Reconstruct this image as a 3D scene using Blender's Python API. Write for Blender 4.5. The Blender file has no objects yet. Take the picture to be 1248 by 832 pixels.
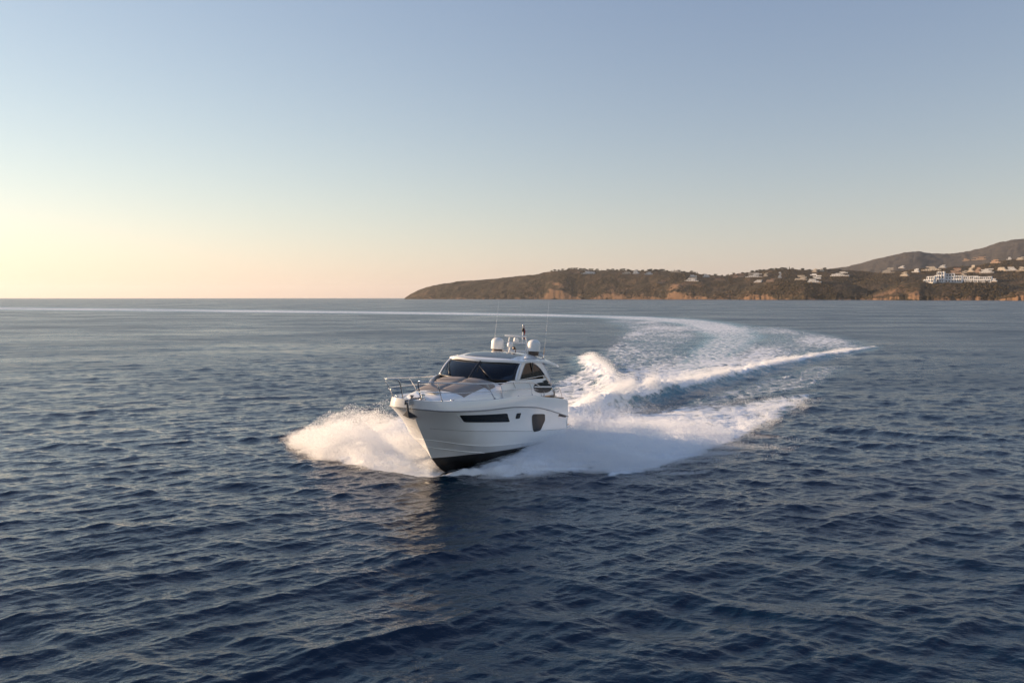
import bpy, math, random
import numpy as np
from mathutils import Matrix, Vector

# ------------------------------------------------------------------ camera, sky, sun, exposure
scene = bpy.context.scene
COL = scene.collection
R = math.radians
CAM_H = 7.8
FPX = 970.0                       # focal length in pixels of a 1248 px wide frame
HORIZON_Y = 363.0
PITCH = math.atan((416.0 - HORIZON_Y) / FPX)

cam_data = bpy.data.cameras.new("camera")
cam = bpy.data.objects.new("camera", cam_data)
COL.objects.link(cam)
cam.location = (0.0, 0.0, CAM_H)
cam.rotation_euler = (R(90) - PITCH, 0.0, 0.0)
cam_data.sensor_width = 36.0
cam_data.lens = FPX / 1248.0 * 36.0
cam_data.clip_start = 0.2
cam_data.clip_end = 90000.0
scene.camera = cam

SUN_AZ = -67.0                    # degrees from straight ahead (+Y), negative = left
SUN_EL = 12.0
world = bpy.data.worlds.new("World")
scene.world = world
world.use_nodes = True
wn = world.node_tree.nodes
wl = world.node_tree.links
bg = wn["Background"]
sky = wn.new("ShaderNodeTexSky")
sky.sky_type = 'NISHITA'
sky.sun_disc = False
sky.sun_elevation = R(SUN_EL)
sky.sun_rotation = R(SUN_AZ)
sky.altitude = 0.0
sky.air_density = 1.58
sky.dust_density = 0.1
sky.ozone_density = 1.5
bw = wn.new("ShaderNodeRGBToBW")             # thin high haze: the sky's colour is only half as strong as clear air's
mixs = wn.new("ShaderNodeMix"); mixs.data_type = 'RGBA'
mixs.inputs['Factor'].default_value = 0.62
wl.new(sky.outputs[0], bw.inputs[0])
wl.new(bw.outputs[0], mixs.inputs['A']); wl.new(sky.outputs[0], mixs.inputs['B'])
tint = wn.new("ShaderNodeMix"); tint.data_type = 'RGBA'; tint.blend_type = 'ADD'   # even blue veil
tint.inputs['Factor'].default_value = 1.0; tint.inputs['B'].default_value = (0.0, 0.22, 1.15, 1)
wl.new(mixs.outputs['Result'], tint.inputs['A'])
wl.new(tint.outputs['Result'], bg.inputs[0])
bg.inputs[1].default_value = 0.0586

sun_data = bpy.data.lights.new("sun", 'SUN')
sun_data.energy = 3.6
sun_data.angle = R(0.6)
sun_data.color = (1.0, 0.71, 0.45)
sun = bpy.data.objects.new("sun", sun_data)
COL.objects.link(sun)
sd = Vector((math.sin(R(SUN_AZ)) * math.cos(R(SUN_EL)), math.cos(R(SUN_AZ)) * math.cos(R(SUN_EL)), math.sin(R(SUN_EL))))
sun.rotation_euler = sd.to_track_quat('Z', 'Y').to_euler()
sun.location = sd * 400

scene.view_settings.view_transform = 'Standard'
scene.view_settings.look = 'None'
scene.view_settings.gamma = 1.0
scene.view_settings.use_curve_mapping = False
scene.view_settings.exposure = 1.22
scene.render.engine = 'CYCLES'
scene.cycles.use_denoising = True
scene.cycles.max_bounces = 14
scene.cycles.diffuse_bounces = 8
scene.cycles.transmission_bounces = 12
scene.cycles.transparent_max_bounces = 16
scene.cycles.sample_clamp_indirect = 6.0

# ------------------------------------------------------------------ helpers
rng = np.random.default_rng(7)

def tag(o, label=None, cat=None, group=None, kind=None):
    if label: o['label'] = label
    if cat: o['category'] = cat
    if group: o['group'] = group
    if kind: o['kind'] = kind
    return o

def link(o, parent=None):
    COL.objects.link(o)
    if parent is not None:
        o.parent = parent
    return o

def empty(name, loc=(0, 0, 0), rz=0.0):
    o = bpy.data.objects.new(name, None)
    o.empty_display_size = 0.5
    o.location = loc
    o.rotation_euler = (0, 0, rz)
    return link(o)

def mesh_obj(name, V, F, mat=None, parent=None, smooth=False):
    me = bpy.data.meshes.new(name)
    me.from_pydata([tuple(map(float, v)) for v in V], [], [tuple(map(int, f)) for f in F])
    me.validate()
    me.update()
    if mat is not None: me.materials.append(mat)
    if smooth: me.shade_smooth()
    o = bpy.data.objects.new(name, me)
    return link(o, parent)

def fast_mesh(name, V, F, mat=None, parent=None, smooth=True):
    """V (n,3) float array, F (m,k) int array with k = 3 or 4"""
    V = np.ascontiguousarray(V, dtype=np.float32); F = np.ascontiguousarray(F, dtype=np.int32)
    me = bpy.data.meshes.new(name)
    k = F.shape[1]
    me.vertices.add(len(V)); me.vertices.foreach_set("co", V.ravel())
    me.loops.add(F.size); me.loops.foreach_set("vertex_index", F.ravel())
    me.polygons.add(len(F))
    me.polygons.foreach_set("loop_start", np.arange(0, F.size, k, dtype=np.int32))
    me.polygons.foreach_set("loop_total", np.full(len(F), k, dtype=np.int32))
    me.polygons.foreach_set("use_smooth", np.full(len(F), smooth, dtype=bool))
    me.update(calc_edges=True)
    if mat is not None: me.materials.append(mat)
    o = bpy.data.objects.new(name, me)
    return link(o, parent)

def point_attr(o, name, arr):
    a = o.data.attributes.new(name, 'FLOAT', 'POINT')
    a.data.foreach_set("value", np.ascontiguousarray(arr, dtype=np.float32))

def new_mat(name):
    m = bpy.data.materials.new(name)
    m.use_nodes = True
    return m, m.node_tree.nodes, m.node_tree.links, m.node_tree.nodes["Principled BSDF"]

def smooth01(a, b, x):
    t = np.clip((x - a) / (b - a + 1e-12), 0, 1)
    return t * t * (3 - 2 * t)

def ground(px, py):
    """world x, y on the water of a point given by its bearing and dip (1248 x 832 frame)"""
    v = np.array([(px - 624) / FPX, 1.0, -(py - 416) / FPX])
    c, s = math.cos(PITCH), math.sin(PITCH)
    d = np.array([v[0], v[1] * c + v[2] * s, -v[1] * s + v[2] * c])
    t = -CAM_H / d[2]
    return d[0] * t, d[1] * t

# 2-D value noise on arrays
_perm = rng.random((256, 256))
def vnoise(x, y):
    xi = np.floor(x).astype(int); yi = np.floor(y).astype(int)
    fx = x - xi; fy = y - yi
    fx = fx * fx * (3 - 2 * fx); fy = fy * fy * (3 - 2 * fy)
    a = _perm[xi & 255, yi & 255]; b = _perm[(xi + 1) & 255, yi & 255]
    c = _perm[xi & 255, (yi + 1) & 255]; d = _perm[(xi + 1) & 255, (yi + 1) & 255]
    return (a * (1 - fx) + b * fx) * (1 - fy) + (c * (1 - fx) + d * fx) * fy
def fbm(x, y, oct=4, gain=0.5):
    s = 0; a = 1; t = 0
    for i in range(oct):
        s = s + a * vnoise(x * 2 ** i + 17.3 * i, y * 2 ** i + 5.1 * i); t += a; a *= gain
    return s / t
# ------------------------------------------------------------------ the sea: wave fields
def wave_tile(L, N, lmin, lmax, rms_slope, dirs, seed, choppy=0.9):
    """periodic tile: height and horizontal displacement of waves between lmin and lmax"""
    g = np.random.default_rng(seed)
    k1 = np.fft.fftfreq(N, L / N) * 2 * np.pi
    kx, ky = np.meshgrid(k1, k1, indexing='ij')
    k = np.hypot(kx, ky); k[0, 0] = 1
    lam = 2 * np.pi / k
    D = np.zeros_like(k)
    for (ax, w, p) in dirs:
        c = (kx * math.sin(R(ax)) + ky * math.cos(R(ax))) / k
        D += w * np.where(c > 0, np.abs(c) ** p, 0)
    A = np.sqrt(k ** -4.0 * (D + 1e-5)) * smooth01(lmin * 0.8, lmin, lam) * (1 - smooth01(lmax, lmax * 1.25, lam))
    A[0, 0] = 0
    h = A * (g.standard_normal((N, N)) + 1j * g.standard_normal((N, N)))
    sx = np.fft.ifft2(1j * kx * h).real; sy = np.fft.ifft2(1j * ky * h).real
    s = rms_slope / math.sqrt(np.mean(sx ** 2 + sy ** 2))
    H = np.fft.ifft2(h).real * s
    DX = np.fft.ifft2(1j * kx / k * h).real * s * choppy
    DY = np.fft.ifft2(1j * ky / k * h).real * s * choppy
    return (L, N, np.stack([H, DX, DY], -1).astype(np.float32))

def sample_tile(tile, x, y, rot):
    L, N, T = tile
    c, s = math.cos(rot), math.sin(rot)
    u = (x * c + y * s) / L * N; v = (-x * s + y * c) / L * N
    ui = np.floor(u).astype(np.int64); vi = np.floor(v).astype(np.int64)
    fu = (u - ui)[:, None].astype(np.float32); fv = (v - vi)[:, None].astype(np.float32)
    ui %= N; vi %= N; u2 = (ui + 1) % N; v2 = (vi + 1) % N
    S = (T[ui, vi] * (1 - fu) + T[u2, vi] * fu) * (1 - fv) + (T[ui, v2] * (1 - fu) + T[u2, v2] * fu) * fv
    return np.stack([S[:, 0], S[:, 1] * c - S[:, 2] * s, S[:, 1] * s + S[:, 2] * c], -1)

DIRS = [(-30, 1.0, 30), (28, 0.5, 24), (3, 0.22, 5)]
BANDS = [  # lmin, lmax, rms slope, rotation
    (9.0, 22.0, 0.012, 0.00), (4.5, 9.0, 0.022, 0.07), (2.2, 4.5, 0.052, -0.09),
    (1.1, 2.2, 0.085, 0.05), (0.55, 1.1, 0.085, -0.04), (0.22, 0.55, 0.098, 0.11)]
TILES = [(wave_tile(lmax * 21.7, 512, lmin, lmax, sl, DIRS, 11 + i), rot, lmin) for i, (lmin, lmax, sl, rot) in enumerate(BANDS)]

BANDS_SL = {b[0]: b[2] for b in BANDS}
def waves(x, y, spacing, calm=None):
    lost = np.zeros(len(x))
    out = np.zeros((len(x), 3), dtype=np.float32)
    for (tile, rot, lmin) in TILES:
        w = 1 - smooth01(0.8, 2.6, spacing / lmin)
        if calm is not None and lmin < 3: w = w * calm
        lost += (BANDS_SL[lmin] ** 2) * (1 - w ** 2)
        i = np.nonzero(w > 0.003)[0]
        if len(i): out[i] += sample_tile(tile, x[i], y[i], rot) * w[i, None].astype(np.float32)
    return out, lost

# polar sheet round the drone, finer where it is near; reaches past the horizon
rr = [4.0]
while rr[-1] < 26000:
    r = rr[-1]
    rr.append(r + max(0.035 + 0.08 * max(0, 13 - r), min(r * r / (CAM_H * 796) * 0.42, r * 0.12)))
rr = np.array(rr)
az = np.concatenate([np.arange(-180, -60, 3.0), np.arange(-60, -36.5, 0.35), np.linspace(-36.5, 36.5, 1230), np.arange(36.85, 60.1, 0.35), np.arange(63, 180.1, 3.0)])
az = np.unique(np.round(az, 4)); az = az[az < 179.9]
NR, NA = len(rr), len(az)
print("sea grid", NR, NA, NR * NA)
RR, AA = np.meshgrid(rr, np.radians(az), indexing='ij')
sx = (RR * np.sin(AA)).ravel(); sy = (RR * np.cos(AA)).ravel()
spc = np.gradient(rr)[:, None] * np.ones((1, NA))
spa = RR * np.gradient(np.radians(az))[None, :]
spacing = np.maximum(spc, spa).ravel()
# ------------------------------------------------------------------ wake: where the boat has churned the sea
def seg_dist(x, y, P):
    """distance to a polyline, signed side (+ left), position along it 0..1 and interpolated extra columns"""
    P = np.asarray(P, float); best = np.full(len(x), 1e9); side = np.zeros(len(x)); ext = np.zeros((len(x), P.shape[1] - 2)); al = np.zeros(len(x))
    n = len(P) - 1
    for i in range(n):
        a, b = P[i], P[i + 1]; dx, dy = b[0] - a[0], b[1] - a[1]; L2 = dx * dx + dy * dy
        t = np.clip(((x - a[0]) * dx + (y - a[1]) * dy) / L2, 0, 1)
        d = np.hypot(x - a[0] - t * dx, y - a[1] - t * dy)
        m = d < best
        best[m] = d[m]; al[m] = (i + t[m]) / n
        side[m] = np.sign(dx * (y[m] - a[1]) - dy * (x[m] - a[0]))
        ext[m] = a[2:] + (b[2:] - a[2:]) * t[m, None]
    return best, side, al, ext

def soft_poly(x, y, pts, feather):
    """1 inside the outline (world x, y points), fading over the feather distance (metres, per vertex array allowed)"""
    P = np.asarray(pts, float); ins = np.zeros(len(x), bool); n = len(P)
    for i in range(n):
        a, b = P[i], P[(i + 1) % n]
        c = ((a[1] > y) != (b[1] > y)) & (x < (b[0] - a[0]) * (y - a[1]) / (b[1] - a[1] + 1e-12) + a[0])
        ins ^= c
    d = seg_dist(x, y, np.concatenate([P, P[:1]]))[0]
    sd = np.where(ins, d, -d)
    return smooth01(-feather, feather, sd)

def px_poly(pts): return [ground(a, b) for a, b in pts]

# position of every point of the sheet along and across the boat
HD = np.array([-0.3746, -0.9272]); LD = np.array([0.9272, -0.3746])
def along_across(x, y):
    dx, dy = x - YO_[0], y - YO_[1]
    return dx * HD[0] + dy * HD[1], dx * LD[0] + dy * LD[1]
YO_ = (-2.939, 35.268)
# outer edge of the bow wave: distance astern of the stem -> distance from the centre line
BW_S = [-3.0, -1.25, -1.0, -0.3, 0.4, 1.5, 2.4, 4.0, 8.6, 14.6, 22.6, 36.0, 60.0]
BW_P = [0.0, 0.0, 0.3, 1.6, 3.7, 5.5, 6.5, 7.9, 9.7, 11.3, 12.9, 15.2, 18.5]
BW_SB = [0.0, 0.0, 3.6, 5.8, 7.4, 9.3, 10.3, 11.2, 12.2, 12.5, 12.5, 13.0, 14.0]
def bow_edge(s, port): return np.interp(s, BW_S, BW_P if port else BW_SB)

CENTRE = [(1.2, 45.4, 1.6), (4.6, 54, 1.6), (8.4, 63, 1.7), (13.2, 74, 2.0), (20.5, 89, 2.6), (33, 125, 4.5), (45, 160, 6), (52, 194, 7.5), (58, 240, 9), (57, 280, 12), (44, 325, 16), (10, 368, 20), (-35, 402, 24), (-103, 446, 30), (-240, 520, 38), (-424, 610, 50), (-800, 800, 70)]
CREST_A = [(2.9, 47.5, 0.3, 0.6), (4.6, 52.5, 0.75, 0.7), (6.9, 57, 1.15, 0.85), (9.4, 61.5, 1.2, 0.95), (12.4, 66, 0.95, 0.95), (16.7, 71.2, 0.7, 0.9), (23.2, 81.2, 0.55, 0.85), (33.2, 95.6, 0.45, 0.85), (45.5, 111, 0.38, 0.8), (52, 119, 0.25, 0.7), (57.5, 126, 0.10, 0.5)]
CREST_B = [(8.9, 65, 0.6, 0.7), (9.0, 70, 0.8, 0.8), (9.2, 78, 0.9, 0.85), (9.5, 88, 0.85, 0.85), (9.6, 97, 0.6, 0.8), (9.3, 104, 0.15, 0.6)]

INNER = px_poly([(700, 512), (742, 492), (790, 470), (851, 468), (922, 450), (993, 437), (1060, 423), (1044, 416), (1019, 410), (962, 400), (900, 395), (830, 388), (760, 385), (735, 392), (760, 400), (764, 412), (745, 424), (735, 432), (748, 452), (735, 466), (705, 490)])
STARB = px_poly([(690, 492), (668, 472), (680, 462), (725, 449), (745, 466), (748, 478), (705, 505)])
INNER2 = px_poly([(738, 440), (735, 424), (748, 410), (790, 408), (850, 402), (858, 410), (830, 425), (795, 450), (765, 460)])
BAND2 = px_poly([(690, 526), (750, 514), (790, 505), (860, 500), (940, 486), (992, 481), (1006, 476), (985, 487), (962, 500), (930, 518), (905, 532), (868, 546), (850, 553), (820, 562), (780, 572), (740, 578), (700, 566)])
MIDB = px_poly([(812, 492), (850, 478), (920, 458), (985, 446), (1030, 446), (1000, 470), (940, 482), (880, 490)])

wx0, wy0 = sx, sy
s_al, s_ac = along_across(sx, sy)
near = (sy > 20) & (sy < 1500) & (sx > -1000) & (sx < 140)
ni = np.nonzero(near)[0]
X, Y, SAL, SAC, SPC = sx[ni], sy[ni], -s_al[ni], s_ac[ni], spacing[ni]
wob = (fbm(X * 0.35, Y * 0.35, 4) - 0.5)
wob2 = (fbm(X * 0.11 + 9, Y * 0.11, 4) - 0.5)
dist = np.hypot(X, Y)

white = np.zeros(len(X)); aer = np.zeros(len(X)); hgt = np.zeros(len(X)); calm = np.ones(len(X))

# turquoise propeller wash and, far behind, the pale slick of the turn
d, side, al, ext = seg_dist(X + wob2 * 3, Y + wob2 * 3, CENTRE)
w = ext[:, 0]
w = w * np.interp(al * (len(CENTRE) - 1), [0, 4, 7, 16], [1.0, 1.15, 1.4, 1.4]); c = 1 - smooth01(0.45, 1.15, d / w)
fade = np.interp(al * (len(CENTRE) - 1), [0, 2, 4, 7, 9, 12, 16], [1, 1, 1, 1, 1, 0.95, 0.85])
aer = np.maximum(aer, c * fade)
white = np.maximum(white, (1 - smooth01(0.3, 1.0, d / w)) * np.interp(al * (len(CENTRE) - 1), [0, 2, 4, 6, 8, 12, 16], [0.95, 0.80, 0.44, 0.44, 0.48, 0.48, 0.42]) * (0.75 + 0.5 * fbm(X / 40, Y / 40, 3)))
calm = np.minimum(calm, 1 - 0.6 * c)
# spread foam inside the turn
f = soft_poly(X + wob2 * 5, Y + wob2 * 9, INNER, 0.02 * dist)
edge_far = smooth01(55, 150, dist)
white = np.maximum(white, f * (0.36 - 0.06 * edge_far + 0.62 * (fbm(X * 0.13 - Y * 0.05 + 4, Y * 0.02 + X * 0.02, 4) - 0.5)))
aer = np.maximum(aer, 0.45 * f)
f = soft_poly(X + wob2 * 3, Y + wob2 * 6, INNER2, 0.015 * dist)
white = np.maximum(white, f * (0.34 + 0.5 * (fbm(X * 0.10 + Y * 0.05, Y * 0.02 + 6, 3) - 0.5)))
f = soft_poly(X + wob2 * 3, Y + wob2 * 6, STARB, 0.015 * dist)
white = np.maximum(white, 0.46 * f); aer = np.maximum(aer, 0.4 * f)
f = soft_poly(X + wob * 2.5, Y + wob * 3, BAND2, 0.012 * dist)
white = np.maximum(white, f * np.interp(dist, [30, 40, 46, 52, 60, 72], [0.95, 0.85, 0.66, 0.58, 0.52, 0.42])); aer = np.maximum(aer, 0.5 * f)
f = soft_poly(X + wob2 * 4, Y + wob2 * 5, MIDB, 0.016 * dist)
white = np.maximum(white, 0.30 * f); aer = np.maximum(aer, 0.28 * f)
# bow wave mounds on both sides
for port in (True, False):
    lat = SAC if port else -SAC
    e = bow_edge(SAL, port) * (1 + 0.10 * wob)
    q = np.where((lat > 0) & (e > 0.05), lat / np.maximum(e, 0.05), 9)
    inside = (1 - smooth01(0.62, 1.06, q + 0.22 * wob)) * (SAL > -1.25) * (1 - smooth01(24, 34, SAL))
    prof = np.where(q < 0.62, 0.25 + 0.75 * smooth01(0.0, 0.62, q), 1 - smooth01(0.62, 1.02, q))
    top = np.interp(SAL, [-1, 0, 2, 5, 9, 14, 22, 34], [0.0, 0.22, 0.5, 0.7, 0.45, 0.14, 0.05, 0.02] if port else [0, 0.20, 0.32, 0.28, 0.2, 0.15, 0.1, 0])
    lump = 0.55 + 0.9 * fbm(X * 0.8 + 3, Y * 0.8, 4)
    hgt = np.maximum(hgt, inside * prof * top * lump)
    amt = np.interp(SAL, [-1, 0, 1, 16, 24, 36], [0.7, 0.95, 1.0, 0.62, 0.5, 0.3] if port else [0.6, 0.95, 1.0, 0.5, 0.3, 0.1])
    # clear dark water shows under the thin sheet beside the stem
    thin = 1 - smooth01(0.15, 0.6, q) if port else 0 * q
    amt = amt * (1 - 0.75 * thin * (1 - smooth01(1.5, 5.0, SAL)))
    white = np.maximum(white, inside * amt)
    calm = np.minimum(calm, 1 - 0.5 * inside)
# stern wave crests
for C, bright, steep in ((CREST_A, 1.0, 1.0), (CREST_B, 1.0, 1.0)):
    d, side, al, ext = seg_dist(X + wob * 0.9, Y + wob * 0.9, C)
    w = ext[:, 1] * (1 + 0.5 * wob)
    sgn = d * side                                     # + on the far (left) side of the crest
    back = np.where(sgn > 0, np.abs(sgn) / (w * 2.4), np.abs(sgn) / (w * 1.0))
    h = ext[:, 0] * 0.85 * np.exp(-(back ** 2)) * (0.35 + 1.2 * fbm(X * 0.5 + 70, Y * 0.5, 5))
    hgt = np.maximum(hgt, h) + 0.15 * np.minimum(hgt, h)
    sig = np.where(sgn > 0, sgn / (w * 1.7), -sgn / (w * 0.8))
    white = np.maximum(white, np.exp(-sig ** 2) * bright * np.interp(ext[:, 0], [0, 0.2, 0.5, 0.9], [0.2, 0.55, 0.75, 1.0]) * (0.7 + 0.6 * fbm(X * 0.3, Y * 0.3 + 50, 3)))
    aer = np.maximum(aer, np.exp(-(np.abs(sgn) / (w * 2.2)) ** 2))
# trough in front of the stern crest
d, side, al, ext = seg_dist(X, Y, [(a[0] + 2.2, a[1] - 1.2, a[2], a[3]) for a in CREST_A[2:9]])
hgt -= 0.35 * ext[:, 0] * np.exp(-(d / 2.2) ** 2)
white *= 1 - 0.55 * np.exp(-(d / 1.6) ** 2) * (dist > 50)
white = np.clip(white, 0, 1)
# churned water is rough
hgt += smooth01(0.35, 0.9, white) * (fbm(X * 1.7, Y * 1.7, 4) - 0.5) * 0.35 * (SPC < 0.6)

calm_all = np.ones(len(sx)); calm_all[ni] = calm
disp, lost = waves(sx, sy, spacing, calm_all)
# cat's paws: patches where the wind roughens the surface more
gust = 0.75 + 0.5 * fbm(sx / 60.0, sy / 60.0, 3)
disp *= gust[:, None]
SV = np.stack([sx + disp[:, 1], sy + disp[:, 2], disp[:, 0]], -1)
SV[ni, 2] += hgt
W_ALL = np.zeros(len(sx)); W_ALL[ni] = white
A_ALL = np.zeros(len(sx)); A_ALL[ni] = aer
ROUGH = np.clip(np.sqrt(np.sqrt(2 * lost * 0.13) + 0.0012), 0.04, 0.45)

I = np.arange(NR * NA).reshape(NR, NA); J = np.roll(I, -1, 1)
SF = np.stack([I[:-1].ravel(), J[:-1].ravel(), J[1:].ravel(), I[1:].ravel()], -1)
# vertex normals of the whole sheet, shared by the sea and the wake so that no seam shows
G = SV.reshape(NR, NA, 3)
du = np.empty_like(G); du[1:-1] = G[2:] - G[:-2]; du[0] = G[1] - G[0]; du[-1] = G[-1] - G[-2]
dv = np.roll(G, -1, 1) - np.roll(G, 1, 1)
NRM = np.cross(dv.reshape(-1, 3), du.reshape(-1, 3)); NRM /= np.linalg.norm(NRM, axis=1)[:, None] + 1e-20
NRM *= np.sign(NRM[:, 2:3] + 1e-9)

def water_material(name, foam):
    m, n, l, b = new_mat(name)
    b.inputs['IOR'].default_value = 1.43
    geo = n.new("ShaderNodeNewGeometry")
    ra = n.new("ShaderNodeAttribute"); ra.attribute_name = 'slope_rough'
    # small ripples between and below the modelled waves
    mp = n.new("ShaderNodeMapping"); mp.inputs['Scale'].default_value = (0.75, 1.25, 1.0); mp.inputs['Rotation'].default_value = (0, 0, R(8))
    l.new(geo.outputs['Position'], mp.inputs['Vector'])
    n1 = n.new("ShaderNodeTexNoise"); n1.inputs['Scale'].default_value = 8.0; n1.inputs['Detail'].default_value = 3; n1.inputs['Roughness'].default_value = 0.6; n1.inputs['Distortion'].default_value = 0.4
    n2 = n.new("ShaderNodeTexNoise"); n2.inputs['Scale'].default_value = 0.55; n2.inputs['Detail'].default_value = 4; n2.inputs['Roughness'].default_value = 0.62; n2.inputs['Distortion'].default_value = 0.5
    l.new(mp.outputs[0], n1.inputs['Vector']); l.new(mp.outputs[0], n2.inputs['Vector'])
    b1 = n.new("ShaderNodeBump"); b1.inputs['Strength'].default_value = 1.0; b1.inputs['Distance'].default_value = 0.020
    b2 = n.new("ShaderNodeBump"); b2.inputs['Strength'].default_value = 1.0; b2.inputs['Distance'].default_value = 0.10
    l.new(n1.outputs['Fac'], b1.inputs['Height']); l.new(n2.outputs['Fac'], b2.inputs['Height'])
    l.new(b2.outputs[0], b1.inputs['Normal'])
    l.new(b1.outputs[0], b.inputs['Normal'])
    deep = (0.0008, 0.0125, 0.033, 1)
    mp3 = n.new("ShaderNodeMapping"); mp3.inputs['Scale'].default_value = (0.020, 0.045, 1.0); mp3.inputs['Rotation'].default_value = (0, 0, R(-6))
    l.new(geo.outputs['Position'], mp3.inputs['Vector'])
    n3 = n.new("ShaderNodeTexNoise"); n3.inputs['Scale'].default_value = 1.0; n3.inputs['Detail'].default_value = 7; n3.inputs['Roughness'].default_value = 0.68; n3.inputs['Distortion'].default_value = 0.6
    l.new(mp3.outputs[0], n3.inputs['Vector'])
    gust_n = n.new("ShaderNodeMapRange"); gust_n.inputs['From Min'].default_value = 0.34; gust_n.inputs['From Max'].default_value = 0.66; gust_n.inputs['To Min'].default_value = 0.7; gust_n.inputs['To Max'].default_value = 1.35
    l.new(n3.outputs['Fac'], gust_n.inputs['Value'])
    rgh = n.new("ShaderNodeMath"); rgh.operation = 'MULTIPLY'; l.new(ra.outputs['Fac'], rgh.inputs[0]); l.new(gust_n.outputs[0], rgh.inputs[1])
    if not foam:
        b.inputs['Base Color'].default_value = deep
        l.new(rgh.outputs[0], b.inputs['Roughness'])
        return m
    fa = n.new("ShaderNodeAttribute"); fa.attribute_name = 'foam'
    aa = n.new("ShaderNodeAttribute"); aa.attribute_name = 'air'
    # lacy foam: threshold of layered noise by how much foam lies there
    mp2 = n.new("ShaderNodeMapping"); mp2.inputs['Rotation'].default_value = (0, 0, R(-28)); mp2.inputs['Scale'].default_value = (1.0, 0.42, 1.0)
    l.new(geo.outputs['Position'], mp2.inputs['Vector'])
    f1 = n.new("ShaderNodeTexNoise"); f1.inputs['Scale'].default_value = 1.15; f1.inputs['Detail'].default_value = 9; f1.inputs['Roughness'].default_value = 0.70; f1.inputs['Distortion'].default_value = 0.9
    l.new(mp2.outputs[0], f1.inputs['Vector'])
    v1 = n.new("ShaderNodeTexVoronoi"); v1.feature = 'DISTANCE_TO_EDGE'; v1.inputs['Scale'].default_value = 0.9
    dm = n.new("ShaderNodeVectorMath"); dm.operation = 'MULTIPLY_ADD'; dm.inputs[1].default_value = (0.7, 0.7, 0.7)
    l.new(f1.outputs['Color'], dm.inputs[0]); l.new(geo.outputs['Position'], dm.inputs[2]); l.new(dm.outputs[0], v1.inputs['Vector'])
    lace = n.new("ShaderNodeMapRange"); lace.inputs['From Min'].default_value = 0.0; lace.inputs['From Max'].default_value = 0.35; lace.inputs['To Min'].default_value = 0.20; lace.inputs['To Max'].default_value = -0.12
    l.new(v1.outputs['Distance'], lace.inputs['Value'])
    su = n.new("ShaderNodeMath"); su.operation = 'ADD'; l.new(f1.outputs['Fac'], su.inputs[0]); l.new(lace.outputs[0], su.inputs[1])
    th = n.new("ShaderNodeMath"); th.operation = 'MULTIPLY_ADD'; th.inputs[1].default_value = 1.15; l.new(fa.outputs['Fac'], th.inputs[0]); l.new(su.outputs[0], th.inputs[2])
    mr = n.new("ShaderNodeMapRange"); mr.interpolation_type = 'SMOOTHSTEP'; mr.inputs['From Min'].default_value = 0.80; mr.inputs['From Max'].default_value = 1.22
    l.new(th.outputs[0], mr.inputs['Value'])
    gate = n.new("ShaderNodeMapRange"); gate.inputs['From Min'].default_value = 0.0; gate.inputs['From Max'].default_value = 0.12; l.new(fa.outputs['Fac'], gate.inputs['Value'])
    fm = n.new("ShaderNodeMath"); fm.operation = 'MULTIPLY'; l.new(mr.outputs[0], fm.inputs[0]); l.new(gate.outputs[0], fm.inputs[1])
    # water full of bubbles is paler and greener
    wc = n.new("ShaderNodeMix"); wc.data_type = 'RGBA'; wc.inputs['A'].default_value = deep; wc.inputs['B'].default_value = (0.17, 0.36, 0.43, 1)
    ac = n.new("ShaderNodeMath"); ac.operation = 'MULTIPLY'; l.new(aa.outputs['Fac'], ac.inputs[0]); l.new(f1.outputs['Fac'], ac.inputs[1])
    ac2 = n.new("ShaderNodeMath"); ac2.operation = 'MULTIPLY'; ac2.inputs[1].default_value = 1.5; ac2.use_clamp = True; l.new(ac.outputs[0], ac2.inputs[0])
    l.new(ac2.outputs[0], wc.inputs['Factor'])
    cc = n.new("ShaderNodeMix"); cc.data_type = 'RGBA'; cc.inputs['B'].default_value = (0.82, 0.84, 0.86, 1)
    l.new(wc.outputs['Result'], cc.inputs['A']); l.new(fm.outputs[0], cc.inputs['Factor'])
    l.new(cc.outputs['Result'], b.inputs['Base Color'])
    rm = n.new("ShaderNodeMix"); rm.data_type = 'FLOAT'; rm.inputs['B'].default_value = 0.8
    l.new(rgh.outputs[0], rm.inputs['A']); l.new(fm.outputs[0], rm.inputs['Factor']); l.new(rm.outputs['Result'], b.inputs['Roughness'])
    # froth stands up a little
    b3 = n.new("ShaderNodeBump"); b3.inputs['Strength'].default_value = 0.9; b3.inputs['Distance'].default_value = 0.09
    l.new(fm.outputs[0], b3.inputs['Height']); l.new(b1.outputs[0], b3.inputs['Normal']); l.new(b3.outputs[0], b.inputs['Normal'])
    return m

vis = (W_ALL > 0.02) | (A_ALL > 0.02)
fw = vis[SF].any(1)
def sub_sheet(name, faces, mat, foam):
    used = np.unique(faces); remap = np.full(len(sx), -1, np.int64); remap[used] = np.arange(len(used))
    o = fast_mesh(name, SV[used], remap[faces], mat)
    point_attr(o, 'slope_rough', ROUGH[used])
    if foam: point_attr(o, 'foam', W_ALL[used]); point_attr(o, 'air', A_ALL[used])
    o.data.normals_split_custom_set_from_vertices(NRM[used].astype(np.float32))
    return o
sea = sub_sheet('sea', SF[~fw], water_material('sea_water', False), False)
tag(sea, kind='structure')
wake = sub_sheet('wake', SF[fw], water_material('wake_foam', True), True)
tag(wake, 'white foaming wake and turquoise wash curving away behind the motor yacht', 'wake', kind='stuff')
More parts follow.
